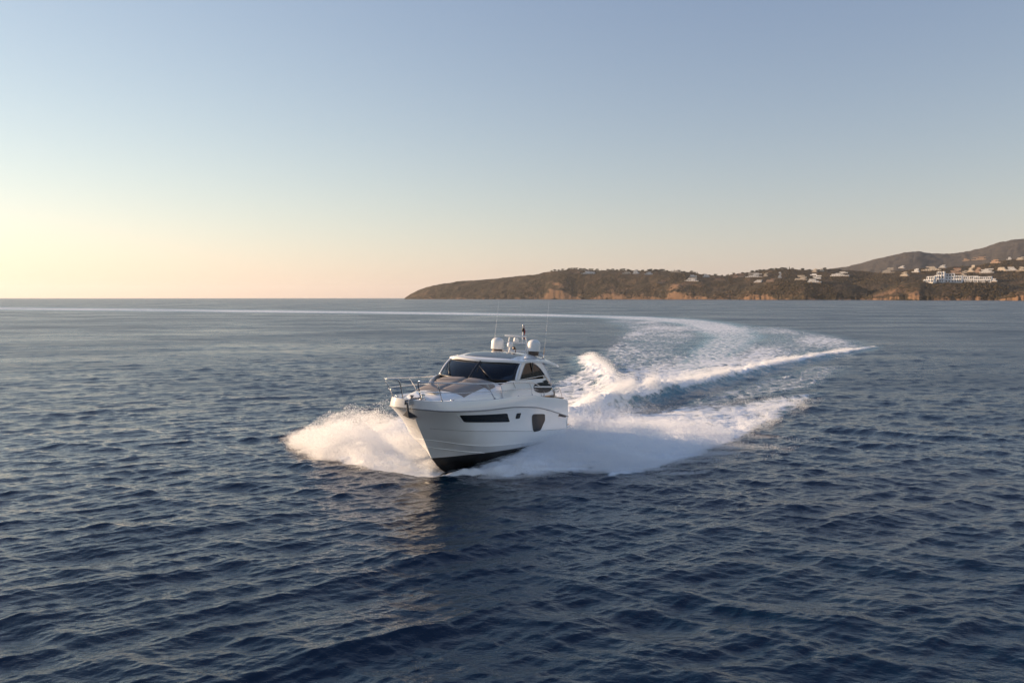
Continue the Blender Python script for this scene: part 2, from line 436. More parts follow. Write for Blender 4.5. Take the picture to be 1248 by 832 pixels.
# ------------------------------------------------------------------ the motor yacht
def simple_mat(name, col, rough=0.4, metal=0.0, spec=0.5, coat=0.0, noise=0.0, nscale=3.0, trans=0.0):
    m, n, l, b = new_mat(name)
    b.inputs['Base Color'].default_value = (*col, 1)
    b.inputs['Roughness'].default_value = rough
    b.inputs['Metallic'].default_value = metal
    b.inputs['Specular IOR Level'].default_value = spec
    b.inputs['Coat Weight'].default_value = coat
    if noise > 0:
        tc = n.new("ShaderNodeTexCoord"); nz = n.new("ShaderNodeTexNoise")
        nz.inputs['Scale'].default_value = nscale; nz.inputs['Detail'].default_value = 5
        l.new(tc.outputs['Object'], nz.inputs['Vector'])
        mx = n.new("ShaderNodeMix"); mx.data_type = 'RGBA'
        mx.inputs['A'].default_value = (*[c * (1 - noise) for c in col], 1)
        mx.inputs['B'].default_value = (*[min(1, c * (1 + noise)) for c in col], 1)
        l.new(nz.outputs['Fac'], mx.inputs['Factor']); l.new(mx.outputs['Result'], b.inputs['Base Color'])
        mr = n.new("ShaderNodeMapRange"); mr.inputs['To Min'].default_value = rough * 0.8; mr.inputs['To Max'].default_value = min(1, rough * 1.25)
        l.new(nz.outputs['Fac'], mr.inputs['Value']); l.new(mr.outputs['Result'], b.inputs['Roughness'])
    return m

M = {}
M['gel'] = simple_mat('white_gelcoat', (0.87, 0.865, 0.85), 0.2, noise=0.03, nscale=0.8, coat=0.3)
M['deck'] = simple_mat('nonskid_deck', (0.76, 0.75, 0.72), 0.5, noise=0.05, nscale=6)
M['bottom'] = simple_mat('antifouling_paint', (0.012, 0.013, 0.015), 0.45, noise=0.3, nscale=2)
M['rub'] = simple_mat('grey_rubbing_strake', (0.22, 0.22, 0.23), 0.4, noise=0.1)
M['steel'] = simple_mat('stainless_steel', (0.62, 0.62, 0.63), 0.16, metal=1.0, noise=0.08, nscale=8)
M['galv'] = simple_mat('galvanised_steel', (0.20, 0.20, 0.21), 0.45, metal=0.8, noise=0.4, nscale=14)
M['black'] = simple_mat('black_plastic', (0.015, 0.015, 0.017), 0.35, noise=0.2)
M['cushion'] = simple_mat('taupe_cushion', (0.30, 0.265, 0.245), 0.8, noise=0.12, nscale=9)
M['teak'] = simple_mat('weathered_teak', (0.25, 0.17, 0.10), 0.7, noise=0.25, nscale=7)
M['dome'] = simple_mat('dome_plastic', (0.80, 0.79, 0.76), 0.35, noise=0.03)
M['interior'] = simple_mat('dark_interior_trim', (0.045, 0.04, 0.037), 0.6, noise=0.2)
M['leather'] = simple_mat('brown_leather', (0.09, 0.06, 0.045), 0.5, noise=0.2)
M['red'] = simple_mat('red_bunting', (0.28, 0.05, 0.045), 0.8, noise=0.2)
M['navy'] = simple_mat('navy_bunting', (0.03, 0.035, 0.09), 0.8, noise=0.2)
M['sunroof'] = simple_mat('smoked_roof_glass', (0.05, 0.055, 0.065), 0.12, noise=0.1)
M['lens'] = simple_mat('clear_lamp_lens', (0.55, 0.55, 0.52), 0.15)

def glass_mat(name, tint, trans, rough=0.03, ior=1.5):
    m, n, l, b = new_mat(name)
    n.remove(b)
    out = n["Material Output"]
    tr = n.new("ShaderNodeBsdfTransparent"); tr.inputs[0].default_value = (*[c * trans for c in tint], 1)
    gl = n.new("ShaderNodeBsdfGlossy"); gl.inputs['Roughness'].default_value = rough; gl.inputs[0].default_value = (0.95, 0.95, 0.95, 1)
    fr = n.new("ShaderNodeFresnel"); fr.inputs[0].default_value = ior
    mx = n.new("ShaderNodeMixShader")
    l.new(fr.outputs[0], mx.inputs[0]); l.new(tr.outputs[0], mx.inputs[1]); l.new(gl.outputs[0], mx.inputs[2])
    l.new(mx.outputs[0], out.inputs[0])
    return m
M['glass'] = glass_mat('tinted_windscreen_glass', (0.75, 0.85, 0.9), 0.55)
M['sideglass'] = glass_mat('bronze_side_glass', (0.75, 0.6, 0.45), 0.05, 0.03, 1.22)
M['hullglass'] = simple_mat('dark_hull_glass', (0.012, 0.016, 0.02), 0.12, spec=0.06)

# bow position from the photograph's perspective: heading 22 degrees off the line of sight, bow lifted 4 degrees
YO = (-2.939, 35.268, 0.0)
YB = [(-0.37369, -0.92493, 0.06976), (0.92571, -0.37664, -0.03481), (0.05847, 0.05156, 0.99696)]
def boat_world(P):
    P = np.atleast_2d(np.asarray(P, float))
    return P @ np.array(YB) + np.array(YO)

yacht = bpy.data.objects.new('motor_yacht', None)
link(yacht)
yacht.matrix_world = Matrix(((YB[0][0], YB[1][0], YB[2][0], YO[0]), (YB[0][1], YB[1][1], YB[2][1], YO[1]), (YB[0][2], YB[1][2], YB[2][2], YO[2]), (0, 0, 0, 1)))
tag(yacht, 'white motor yacht with hardtop and two radar domes speeding bow first through spray', 'motor yacht')

def pchip(xs, ys, q):
    xs = np.asarray(xs, float); ys = np.asarray(ys, float)
    h = np.diff(xs); d = np.diff(ys) / h
    m = np.zeros_like(ys); m[0] = d[0]; m[-1] = d[-1]
    for i in range(1, len(xs) - 1):
        if d[i - 1] * d[i] > 0:
            w1 = 2 * h[i] + h[i - 1]; w2 = h[i] + 2 * h[i - 1]
            m[i] = (w1 + w2) / (w1 / d[i - 1] + w2 / d[i])
    q = np.clip(q, xs[0], xs[-1])
    i = np.clip(np.searchsorted(xs, q, side='right') - 1, 0, len(xs) - 2)
    t = (q - xs[i]) / h[i]
    return (ys[i] * (2 * t ** 3 - 3 * t ** 2 + 1) + h[i] * m[i] * (t ** 3 - 2 * t ** 2 + t)
            + ys[i + 1] * (-2 * t ** 3 + 3 * t ** 2) + h[i] * m[i + 1] * (t ** 3 - t ** 2))

# horizontal lines of the hull from the stem aft: (x, half breadth, z)
LEV = {
 'keel':  [(0.95, 0, 0.42), (0.35, 0, 0.12), (0, 0, 0.0), (-1, 0, -0.22), (-3, 0, -0.38), (-6, 0, -0.38), (-11, 0, -0.2)],
 'boot':  [(1.54, 0, 0.83), (1.35, .16, .84), (1.1, .33, .85), (.6, .63, .87), (-.2, 1.02, .90), (-.93, 1.32, .91), (-2, 1.6, .91), (-4, 1.82, .88), (-7, 1.9, .85), (-11, 1.86, .8)],
 'chine': [(2.32, 0, 1.70), (2.2, .17, 1.69), (1.9, .48, 1.64), (1.5, .83, 1.57), (1.04, 1.18, 1.49), (.2, 1.52, 1.38), (-1.5, 1.83, 1.25), (-3.55, 1.98, 1.15), (-7, 2.02, .98), (-11, 1.95, .9)],
 'knuckle': [(2.86, 0, 2.26), (2.76, .2, 2.25), (2.5, .58, 2.22), (2.0, 1.08, 2.18), (1.4, 1.45, 2.13), (.83, 1.69, 2.09), (-.8, 1.95, 1.97), (-3, 2.07, 1.8), (-4.65, 2.1, 1.66), (-7, 2.11, 1.5), (-11, 2.0, 1.25)],
 'sheer': [(3.53, 0, 3.07), (3.49, .45, 3.07), (3.38, .85, 3.06), (3.15, 1.2, 3.05), (2.75, 1.47, 3.04), (2.2, 1.68, 3.03), (1.2, 1.89, 3.01), (0.1, 2.03, 3.0), (-1.64, 2.13, 3.0), (-3.4, 2.17, 2.93), (-5.16, 2.18, 2.81), (-7, 2.17, 2.58), (-8.78, 2.14, 2.30), (-11, 2.04, 1.95)],
 'gun':   [(3.62, 0, 3.44), (3.57, .42, 3.44), (3.44, .8, 3.44), (3.17, 1.14, 3.44), (2.75, 1.39, 3.44), (2.2, 1.6, 3.43), (1.2, 1.8, 3.43), (0.1, 1.94, 3.42), (-1.64, 2.04, 3.43), (-3.4, 2.08, 3.44), (-5.16, 2.09, 3.40), (-7, 2.08, 3.22), (-8.78, 2.06, 3.10), (-11, 1.96, 2.86)],
}
NS = 46
TS = np.linspace(0, 1, NS) ** 1.7
def level(name):
    L = np.array(LEV[name], float)
    # arc length parameter keeps the blunt bow round
    s = np.concatenate([[0], np.cumsum(np.hypot(np.diff(L[:, 0]), np.diff(L[:, 1])))])
    q = TS * s[-1]
    return np.stack([pchip(s, L[:, i], q) for i in range(3)], -1)
LV = {k: level(k) for k in LEV}

def strip_rows(rows, side=1):
    """rows: list of (NS,3) lines, one surface smooth across all"""
    V = np.concatenate([r * np.array([1, side, 1]) for r in rows])
    n = len(rows[0]); F = []
    for j in range(len(rows) - 1):
        for i in range(n - 1):
            a, b, c, d = j * n + i, j * n + i + 1, (j + 1) * n + i + 1, (j + 1) * n + i
            F.append((a, b, c, d) if side < 0 else (a, d, c, b))
    return V, F

class Acc:
    def __init__(s): s.V = []; s.F = []; s.n = 0
    def add(s, V, F):
        V = [tuple(v) for v in V]; s.V += V
        s.F += [tuple(i + s.n for i in f) for f in F]; s.n += len(V); return s
    def build(s, name, mat, parent, smooth=True, angle=None):
        o = mesh_obj(name, s.V, s.F, mat, parent, smooth=False)
        if smooth:
            if angle: o.data.set_sharp_from_angle(angle=R(angle))
            o.data.shade_smooth()
            if angle: o.data.set_sharp_from_angle(angle=R(angle))
        return o

def blend(a, b, k, bulge=0.0):
    rows = []
    for j in range(k + 1):
        t = j / k
        r = a * (1 - t) + b * t
        w = bulge * math.sin(math.pi * t)
        r = r.copy(); r[:, 1] += w * smooth01(0, 0.5, r[:, 1])
        rows.append(r)
    return rows

def tube_geo(pts, r, n=8, closed=False):
    P = [Vector(p) for p in pts]; V = []; F = []
    rad = r if hasattr(r, '__len__') else [r] * len(P)
    up = None
    for i, p in enumerate(P):
        t = (P[min(i + 1, len(P) - 1)] - P[max(i - 1, 0)]).normalized()
        if up is None:
            up = Vector((0, 0, 1)) if abs(t.z) < 0.9 else Vector((1, 0, 0))
        s = t.cross(up).normalized(); u = s.cross(t).normalized(); up = u
        for k in range(n):
            a = 2 * math.pi * k / n
            V.append(p + (s * math.cos(a) + u * math.sin(a)) * rad[i])
    for i in range(len(P) - 1):
        for k in range(n):
            F.append((i * n + k, i * n + (k + 1) % n, (i + 1) * n + (k + 1) % n, (i + 1) * n + k))
    F.append(tuple(range(n))[::-1]); F.append(tuple((len(P) - 1) * n + k for k in range(n)))
    return V, F

def smooth_path(pts, k=6):
    P = np.array(pts, float); out = []
    for i in range(len(P) - 1):
        p0 = P[max(i - 1, 0)]; p1 = P[i]; p2 = P[i + 1]; p3 = P[min(i + 2, len(P) - 1)]
        for j in range(k):
            t = j / k
            out.append(0.5 * (2 * p1 + (p2 - p0) * t + (2 * p0 - 5 * p1 + 4 * p2 - p3) * t ** 2 + (3 * p1 - p0 - 3 * p2 + p3) * t ** 3))
    out.append(P[-1]); return out

def box_geo(c, s, bev=0.0):
    cx, cy, cz = c; hx, hy, hz = s[0] / 2, s[1] / 2, s[2] / 2
    if bev <= 0:
        V = [(cx + a * hx, cy + b * hy, cz + d * hz) for d in (-1, 1) for a, b in ((-1, -1), (1, -1), (1, 1), (-1, 1))]
        return V, [(3, 2, 1, 0), (4, 5, 6, 7), (0, 1, 5, 4), (1, 2, 6, 5), (2, 3, 7, 6), (3, 0, 4, 7)]
    V = []; F = []
    rings = [(-hz, -bev), (-hz + bev, 0), (hz - bev, 0), (hz, -bev)]
    for z, e in rings:
        X, Y = hx + e, hy + e; b2 = min(bev, X * .5, Y * .5)
        for a, b in ((-X + b2, -Y), (X - b2, -Y), (X, -Y + b2), (X, Y - b2), (X - b2, Y), (-X + b2, Y), (-X, Y - b2), (-X, -Y + b2)):
            V.append((cx + a, cy + b, cz + z))
    for j in range(3):
        for k in range(8): F.append((j * 8 + k, j * 8 + (k + 1) % 8, (j + 1) * 8 + (k + 1) % 8, (j + 1) * 8 + k))
    F.append(tuple(range(8))[::-1]); F.append(tuple(24 + k for k in range(8)))
    return V, F

def lathe_geo(prof, c, n=20):
    V = []; F = []
    for r, z in prof:
        for k in range(n):
            a = 2 * math.pi * k / n; V.append((c[0] + r * math.cos(a), c[1] + r * math.sin(a), c[2] + z))
    for j in range(len(prof) - 1):
        for k in range(n): F.append((j * n + k, j * n + (k + 1) % n, (j + 1) * n + (k + 1) % n, (j + 1) * n + k))
    F.append(tuple(range(n))[::-1]); F.append(tuple((len(prof) - 1) * n + k for k in range(n)))
    return V, F

def solid_sheet(grid, th, name, mat, parent, axis_in, smooth=True):
    """grid (a,b,3) of outer points; thickened by the vector field axis_in (3,) or (a,b,3)"""
    g = np.asarray(grid, float); a, b, _ = g.shape
    inn = g + np.asarray(axis_in) * th
    V = np.concatenate([g.reshape(-1, 3), inn.reshape(-1, 3)]); n = a * b; F = []
    for i in range(a - 1):
        for j in range(b - 1):
            q = (i * b + j, i * b + j + 1, (i + 1) * b + j + 1, (i + 1) * b + j)
            F.append(q); F.append(tuple(n + k for k in q[::-1]))
    edge = [(i, 0) for i in range(a)] + [(a - 1, j) for j in range(1, b)] + [(i, b - 1) for i in range(a - 2, -1, -1)] + [(0, j) for j in range(b - 2, 0, -1)]
    E = [i * b + j for i, j in edge]
    for k in range(len(E)):
        p, q = E[k], E[(k + 1) % len(E)]
        F.append((q, p, n + p, n + q))
    A = Acc().add(V, F)
    o = A.build(name, mat, parent, smooth, 35)
    bmn = __import__('bmesh'); bm = bmn.new(); bm.from_mesh(o.data); bmn.ops.recalc_face_normals(bm, faces=bm.faces); bm.to_mesh(o.data); bm.free()
    return o

# ---- hull
hullA = Acc()
for s in (1, -1):
    hullA.add(*strip_rows(blend(LV['boot'], LV['chine'], 4), s))
    hullA.add(*strip_rows(blend(LV['chine'], LV['knuckle'], 4, 0.03), s))
    hullA.add(*strip_rows(blend(LV['knuckle'], LV['sheer'], 7, -0.05), s))
tr = [LV[k][-1] for k in ('keel', 'boot', 'chine', 'knuckle', 'sheer', 'gun')]
tp = [tuple(p) for p in tr] + [(p[0], -p[1], p[2]) for p in tr[::-1][:-1]]
hullA.add(tp, [tuple(range(len(tp)))])
hull = hullA.build('hull', M['gel'], yacht, True, 50)
botA = Acc()
for s in (1, -1): botA.add(*strip_rows(blend(LV['keel'], LV['boot'], 5, 0.04), s))
botA.build('hull_bottom', M['bottom'], hull, True, 50)

from mathutils.bvhtree import BVHTree
_hb = BVHTree.FromPolygons([tuple(v) for v in hullA.V], [tuple(f) for f in hullA.F])
def hull_y(x, z):
    h = _hb.ray_cast(Vector((x, 6.0, z)), Vector((0, -1, 0)))
    return h[0].y if h[0] is not None and h[0].y > 0 else 0.0

def hull_panel(name, poly, mat, parent, proud, side, scale=1.0, th=0.02):
    """poly: outline in (x, z) of a pane let into the hull side; a fan of rings that follows the hull"""
    P = np.array(poly, float); c = P.mean(0); P = c + (P - c) * scale
    k = 10; ring = []
    for i in range(len(P)):
        a, b = P[i], P[(i + 1) % len(P)]
        for j in range(k): ring.append(a + (b - a) * j / k)
    ring = np.array(ring); n = len(ring); V = []; F = []
    for t in (1.0, 0.75, 0.5, 0.25, 0.0):
        pts = c + (ring - c) * t if t > 0 else [c]
        for (x, z) in pts: V.append((x, side * (hull_y(x, z) + proud), z))
    for j in range(3):
        for i in range(n): F.append((j * n + i, j * n + (i + 1) % n, (j + 1) * n + (i + 1) % n, (j + 1) * n + i))
    for i in range(n): F.append((3 * n + i, 3 * n + (i + 1) % n, 4 * n))
    base = len(V)
    for (x, z) in ring: V.append((x, side * (hull_y(x, z) + proud - th), z))
    for i in range(n): F.append((i, base + i, base + (i + 1) % n, (i + 1) % n))
    if side < 0: F = [f[::-1] for f in F]
    return Acc().add(V, F).build(name, mat, parent, True, 30)

def round_poly(P, r=0.25, k=4):
    P = np.array(P, float); out = []
    for i in range(len(P)):
        a, b, c = P[i - 1], P[i], P[(i + 1) % len(P)]
        p, q = b + (a - b) * r, b + (c - b) * r
        for j in range(k + 1):
            t = j / k; out.append((1 - t) ** 2 * p + 2 * t * (1 - t) * b + t * t * q)
    return out

W1 = round_poly([(2.25, 2.86), (-1.69, 2.73), (-2.15, 2.30), (1.72, 2.53)], 0.07, 3)
W2 = round_poly([(-2.80, 2.66), (-3.34, 2.65), (-3.28, 2.39), (-2.76, 2.40)], 0.2, 3)
W3 = round_poly([(-4.82, 2.50), (-6.73, 2.38), (-6.92, 2.03), (-6.25, 1.56), (-5.2, 1.57)], 0.2, 4)
for s in (1, -1):
    for nm, P, sc in (('hull_window', W1, 1.0), ('porthole', W2, 1.0), ('hull_window', W3, 1.0)):
        fr = hull_panel('window_frame', P, M['gel'], hull, 0.016, s, 1.07 if nm != 'porthole' else 1.2)
        fr.name = nm
        gl = hull_panel('pane', P, M['hullglass'], fr, 0.024, s)
    # rubbing strake along the sheer
    L = LV['sheer'].copy(); L[:, 1] += 0.02; L[:, 0] += 0.02 * (L[:, 1] < 0.5); L *= (1, s, 1)
    Acc().add(*tube_geo(L, 0.024, 8)).build('rub_rail', M['rub'], hull)
    # spray rails on the forefoot
    pts = []
    for t in np.linspace(0, 1, 14):
        x = 2.05 - 3.6 * t; zz = 1.36 - 0.62 * t + 0.12 * t * t
        pts.append((x, s * (hull_y(x, zz) + 0.004), zz))
    Acc().add(*tube_geo(pts, [0.008 + 0.022 * min(1, 3 * t) for t in np.linspace(0, 1, 14)], 6)).build('spray_rail', M['gel'], hull)
    # moulded crease at the chine
    Lc = LV['chine'].copy(); Lc[:, 1] += 0.01; Lc *= (1, s, 1)
    Acc().add(*tube_geo(Lc, [0.012] * NS, 6)).build('chine_rail', M['gel'], hull)
    Lk = LV['knuckle'][6:].copy(); Lk[:, 1] += 0.001; Lk *= (1, s, 1)
    Acc().add(*tube_geo(Lk, [0.009] * len(Lk), 5)).build('knuckle_line', M['rub'], hull)
    # aft vents in the quarter
    v1 = hull_panel('engine_vent', round_poly([(-9.30, 2.76), (-10.4, 2.66), (-10.6, 2.42), (-9.5, 2.52)], 0.3), M['black'], hull, 0.02, s)
    v2 = hull_panel('engine_vent', [(-9.06, 2.28), (-10.58, 2.12), (-10.58, 1.90), (-9.06, 2.03)], M['steel'], hull, 0.012, s)
    for k in range(7):
        x = -9.16 - k * 0.21; zt = 2.25 - 0.105 * (k * .21); 
        hull_panel('louvre', [(x, zt), (x - 0.12, zt - .01), (x - .12, zt - 0.17), (x, zt - 0.17)], M['black'], v2, 0.03, s, th=0.016)

# ---- bulwark and deck
deckA = Acc()
def inset(L, d):
    q = L.copy(); t = np.gradient(L[:, :2], axis=0); t /= np.linalg.norm(t, axis=1)[:, None] + 1e-9
    n = np.stack([-np.abs(t[:, 1]) * 1.0, -np.abs(t[:, 0])], -1)
    q[:, :2] += n * d; q[:, 1] = np.maximum(q[:, 1], 0); return q
g0 = LV['gun']
bul = blend(LV['sheer'] + np.array([0, 0.0, 0.02]), g0, 4, 0.015)
lip = inset(g0, 0.06); lip[:, 2] += 0.015
lip2 = inset(g0, 0.14); lip2[:, 2] -= 0.02
d1 = inset(g0, 0.18); d1[:, 2] -= 0.07
mid = d1.copy(); mid[:, 1] *= 0.5; mid[:, 2] += 0.02
cen = d1.copy(); cen[:, 1] *= 0.0; cen[:, 2] += 0.03
for s in (1, -1):
    deckA.add(*strip_rows(bul + [lip, lip2, d1], s))
deck = deckA.build('deck_moulding', M['gel'], yacht, True, 50)
dk = Acc()
for s in (1, -1): dk.add(*strip_rows([d1, mid, cen], s))
dk.build('deck', M['deck'], yacht, True, 40)

# ---- coachroof in front of the windscreen, running aft into the cabin sides
def section(x, w, zb, zt, p=2.6, n=17):
    out = []
    for k in range(n):
        a = math.pi * k / (n - 1)
        c, s_ = math.cos(a), math.sin(a)
        out.append((x, w * math.copysign(abs(c) ** (2 / p), c), zb + (zt - zb) * abs(s_) ** (2 / p)))
    return out
st = [(2.75, .25, 3.36, 3.40), (2.6, .75, 3.36, 3.46), (2.3, 1.02, 3.34, 3.56), (1.8, 1.2, 3.34, 3.66), (1.1, 1.38, 3.34, 3.76), (0.2, 1.56, 3.34, 3.89),
      (-0.6, 1.70, 3.34, 3.99), (-1.3, 1.86, 3.34, 4.07), (-1.75, 1.95, 3.34, 4.14), (-2.0, 1.99, 3.34, 4.17)]
cA = Acc()
rows = [section(*q) for q in st]
V = [p for r in rows for p in r]; n = 17; F = []
for j in range(len(rows) - 1):
    for i in range(n - 1): F.append((j * n + i, (j + 1) * n + i, (j + 1) * n + i + 1, j * n + i + 1))
F.append(tuple(range(n)))
cA.add(V, F)
coach = cA.build('coachroof', M['gel'], yacht, True, 60)

# cabin side below the windows, both sides: a wall that follows the deck edge
def side_y(z): return 2.03 - 0.03 * (z - 3.3) if z <= 4.2 else 2.003 - 0.17 * (z - 4.2)
for s in (1, -1):
    g = []
    for x in np.linspace(-1.4, -8.15, 24):
        zt = 4.20 - 0.0 if x > -6.9 else 4.20 - (-(x + 6.9)) ** 1.5 * 0.55
        zt = min(zt, 4.02 + 0.18 * smooth01(-1.4, -2.3, x)) if x > -2.3 else zt
        row = []
        for t in np.linspace(0, 1, 8):
            z = 3.30 + (zt - 3.30) * t
            y = side_y(z) - 0.18 * smooth01(-2.6, -1.4, x) * (0.3 + 0.7 * t) + 0.04 * math.sin(math.pi * t)
            row.append((x, s * y, z))
        g.append(row)
    wall = solid_sheet(g, 0.05, 'cabin_side', M['gel'], yacht, np.array((0, -s, 0)))
    # oval window with a bar across, and the small pane above it
    oc = (-6.42, 3.74)
    oval = []
    for k in range(28):
        a = 2 * math.pi * k / 28
        oval.append((oc[0] + 1.36 * math.copysign(abs(math.cos(a)) ** 0.85, math.cos(a)), oc[1] + 0.27 * math.copysign(abs(math.sin(a)) ** 0.9, math.sin(a)) - 0.06 * math.cos(a) * -1))
    def side_panel(name, poly, mat, parent, proud, th=0.02):
        c = np.mean(poly, 0); V = []; F = []; n = len(poly)
        for t in (1, 0.5):
            for (x, z) in poly:
                xx, zz = c[0] + (x - c[0]) * t, c[1] + (z - c[1]) * t
                tt = np.clip((zz - 3.3) / 0.9, 0, 1)
                V.append((xx, s * (side_y(zz) + 0.04 * math.sin(math.pi * tt) + proud), zz))
        V.append((c[0], s * (side_y(c[1]) + 0.04 * math.sin(math.pi * (c[1] - 3.3) / 0.9) + proud), c[1]))
        for (x, z) in poly: V.append((x, s * (side_y(z) + proud - th), z))
        for i in range(n):
            j = (i + 1) % n
            F += [(i, j, n + j, n + i), (n + i, n + j, 2 * n), (j, i, 2 * n + 1 + i, 2 * n + 1 + j)]
        o = Acc().add(V, F).build(name, mat, parent, True, 40)
        b_ = __import__('bmesh'); bm = b_.new(); bm.from_mesh(o.data); b_.ops.recalc_face_normals(bm, faces=bm.faces); bm.to_mesh(o.data); bm.free()
        return o
    ov = side_panel('oval_window', oval, M['hullglass'], wall, 0.018)
    side_panel('glazing_bar', [(-5.1, 3.86), (-7.7, 3.78), (-7.7, 3.71), (-5.1, 3.80)], M['gel'], ov, 0.03)
    side_panel('pane', [(-6.35, 4.06), (-6.95, 4.14), (-7.35, 3.98), (-6.9, 3.94)], M['hullglass'], ov, 0.016)

# ---- pillars and arches round the side windows
wo = smooth_path([(-3.18, 4.22), (-3.6, 4.58), (-4.12, 4.95), (-4.55, 5.02), (-5.0, 5.02), (-5.55, 4.94), (-6.1, 4.77), (-6.5, 4.56), (-6.83, 4.36)], 4)   # upper edge of the window
oo = smooth_path([(-2.86, 4.20), (-3.35, 4.66), (-3.7, 5.03), (-4.5, 5.16), (-5.2, 5.17), (-6.0, 5.12), (-6.75, 4.88), (-7.25, 4.52), (-7.75, 3.9)], 4)
wo = np.array(wo); oo = np.array(oo)
for s in (1, -1):
    g = []
    for p, q in zip(wo, oo):
        g.append([(p[0] * (1 - t) + q[0] * t, s * (side_y(p[1] * (1 - t) + q[1] * t) + 0.012), p[1] * (1 - t) + q[1] * t) for t in np.linspace(0, 1, 5)])
    arch = solid_sheet(g, 0.07, 'window_arch', M['gel'], yacht, np.array((0, -s, 0)))
    bot = np.stack([np.linspace(wo[0][0], wo[-1][0], len(wo)), np.linspace(wo[0][1], wo[-1][1], len(wo))], -1)
    g = []
    for p, q in zip(bot, wo):
        g.append([(p[0] * (1 - t) + q[0] * t, s * (side_y(p[1] * (1 - t) + q[1] * t) - 0.006), p[1] * (1 - t) + q[1] * t) for t in np.linspace(0, 1, 5)])
    sw = solid_sheet(g, 0.012, 'side_window', M['sideglass'], yacht, np.array((0, -s, 0)))
    P = [(x, s * (side_y(z) + 0.014), z) for x, z in wo] ; P2 = [(x, s * (side_y(z) + 0.014), z) for x, z in bot[::-1]]
    Acc().add(*tube_geo(P, 0.018, 6)).add(*tube_geo(P2, 0.018, 6)).build('window_trim', M['steel'], sw)
    Acc().add(*box_geo((-5.05, s * (side_y(4.62) + 0.005), 4.66), (0.09, 0.03, 0.72))).build('mullion', M['black'], sw)
    # bright edge of the arch down to the side deck
    E = [(x - 0.03, s * (side_y(z) + 0.02), z) for x, z in oo[16:]] + [(-8.0, s * 2.0, 3.6), (-8.2, s * 2.03, 3.3)]
    Acc().add(*tube_geo(E, 0.022, 6)).build('arch_trim', M['steel'], arch)
    # handrail from the arch to the quarter
    Acc().add(*tube_geo(smooth_path([(-8.1, s * 2.0, 3.62), (-8.7, s * 2.02, 3.70), (-9.3, s * 2.02, 3.55), (-9.75, s * 2.0, 3.2), (-9.85, s * 2.0, 3.0)]), 0.02, 8)).build('quarter_rail', M['steel'], yacht)

# ---- windscreen
def ws_point(u, v):
    """u -1..1 starboard to port, v 0 base .. 1 top"""
    yb, yt = 2.03 * u, 1.91 * u
    xb = -1.72 - 1.02 * abs(u) ** 2.6; xt = -3.12 - 0.50 * abs(u) ** 2.6
    zb = 4.17 + 0.02 * abs(u); zt = 5.02 - 0.03 * abs(u)
    bow = 0.05 * math.sin(math.pi * v)
    return (xb + (xt - xb) * v + bow, yb + (yt - yb) * v, zb + (zt - zb) * v + bow)
g = [[ws_point(u, v) for v in np.linspace(0.0, 1, 7)] for u in np.linspace(-1, 1, 33)]
screen = solid_sheet(g, 0.014, 'windscreen', M['glass'], yacht, np.array((-0.6, 0, -0.8)))
def ws_strip(name, u0, v0, u1, v1, w, mat, parent, lift=0.012, n=9):
    A = []
    for t in np.linspace(0, 1, n):
        p = Vector(ws_point(u0 + (u1 - u0) * t, v0 + (v1 - v0) * t)) + Vector((0.55, 0, 0.83)) * lift
        A.append(p)
    return Acc().add(*tube_geo(A, w, 6)).build(name, mat, parent)
ws_strip('mullion', 0.02, 0.0, 0.0, 1.0, 0.05, M['black'], screen, 0.0)
for s in (-1, 1):
    ws_strip('pillar', 0.985 * s, 0, 0.985 * s, 1, 0.055, M['gel'], screen, 0.0)
    ws_strip('edge_band', 0.93 * s, 0.02, 0.93 * s, 0.98, 0.06, M['black'], screen, -0.045)
ws_strip('edge_band', -0.97, 0.985, 0.97, 0.985, 0.045, M['black'], screen, -0.02, 25)
ws_strip('edge_band', -0.97, 0.02, 0.97, 0.02, 0.03, M['black'], screen, -0.01, 25)
for (ua, ub) in ((-0.50, -0.88), (0.56, 0.08)):
    a = Vector(ws_point(ua, 0.0)) + Vector((0.12, 0, 0.05)); b_ = Vector(ws_point(ub * 0.98, 0.62)) + Vector((0.03, 0, 0.04)); c_ = Vector(ws_point((ua + ub) / 2, 0.30)) + Vector((0.05, 0, 0.06))
    w = Acc().add(*tube_geo([a, c_, b_], [0.022, 0.018, 0.012], 6)).build('wiper', M['black'], screen)
    p = Vector(ws_point(ub - 0.03, 0.88)) + Vector((0.02, 0, 0.02)); q = Vector(ws_point(ub + 0.05, 0.30)) + Vector((0.02, 0, 0.02))
    Acc().add(*tube_geo([p, (p + q) / 2 + Vector((0.01, 0, 0.01)), q], 0.012, 6)).build('wiper_blade', M['black'], w)

# ---- hardtop: crowned roof with a drooping visor and an overhang over the cockpit
def roof_point(u, v):
    """u -1..1 across, v 0 front .. 1 aft: top surface"""
    x0 = -2.98 - 0.62 * abs(u) ** 2.4
    x = x0 + (-9.85 - 0.25 * (1 - u * u) - x0) * v
    hw = float(np.interp(x, [-9.9, -9.2, -8, -6, -4.5, -3.6, -3.0], [1.68, 1.79, 1.89, 1.96, 1.96, 1.95, 1.93]))
    zc = float(pchip([-10.1, -9.0, -7.5, -6.0, -4.8, -4.0, -3.4, -2.9], [5.02, 5.24, 5.42, 5.47, 5.42, 5.30, 5.18, 5.06], np.array([x]))[0])
    ze = float(pchip([-10.1, -9.0, -7.5, -6.0, -4.8, -4.0, -3.4, -2.9], [4.80, 4.92, 5.06, 5.13, 5.15, 5.12, 5.06, 5.02], np.array([x]))[0])
    return (x, u * hw, ze + (zc - ze) * (1 - abs(u) ** 2.8))
us = np.sin(np.linspace(-1, 1, 37) * math.pi / 2)
g = np.array([[roof_point(u, v) for v in np.linspace(0, 1, 40)] for u in us])
roof = solid_sheet(g, 0.11, 'hardtop', M['gel'], yacht, np.array((0, 0, -1.0)))
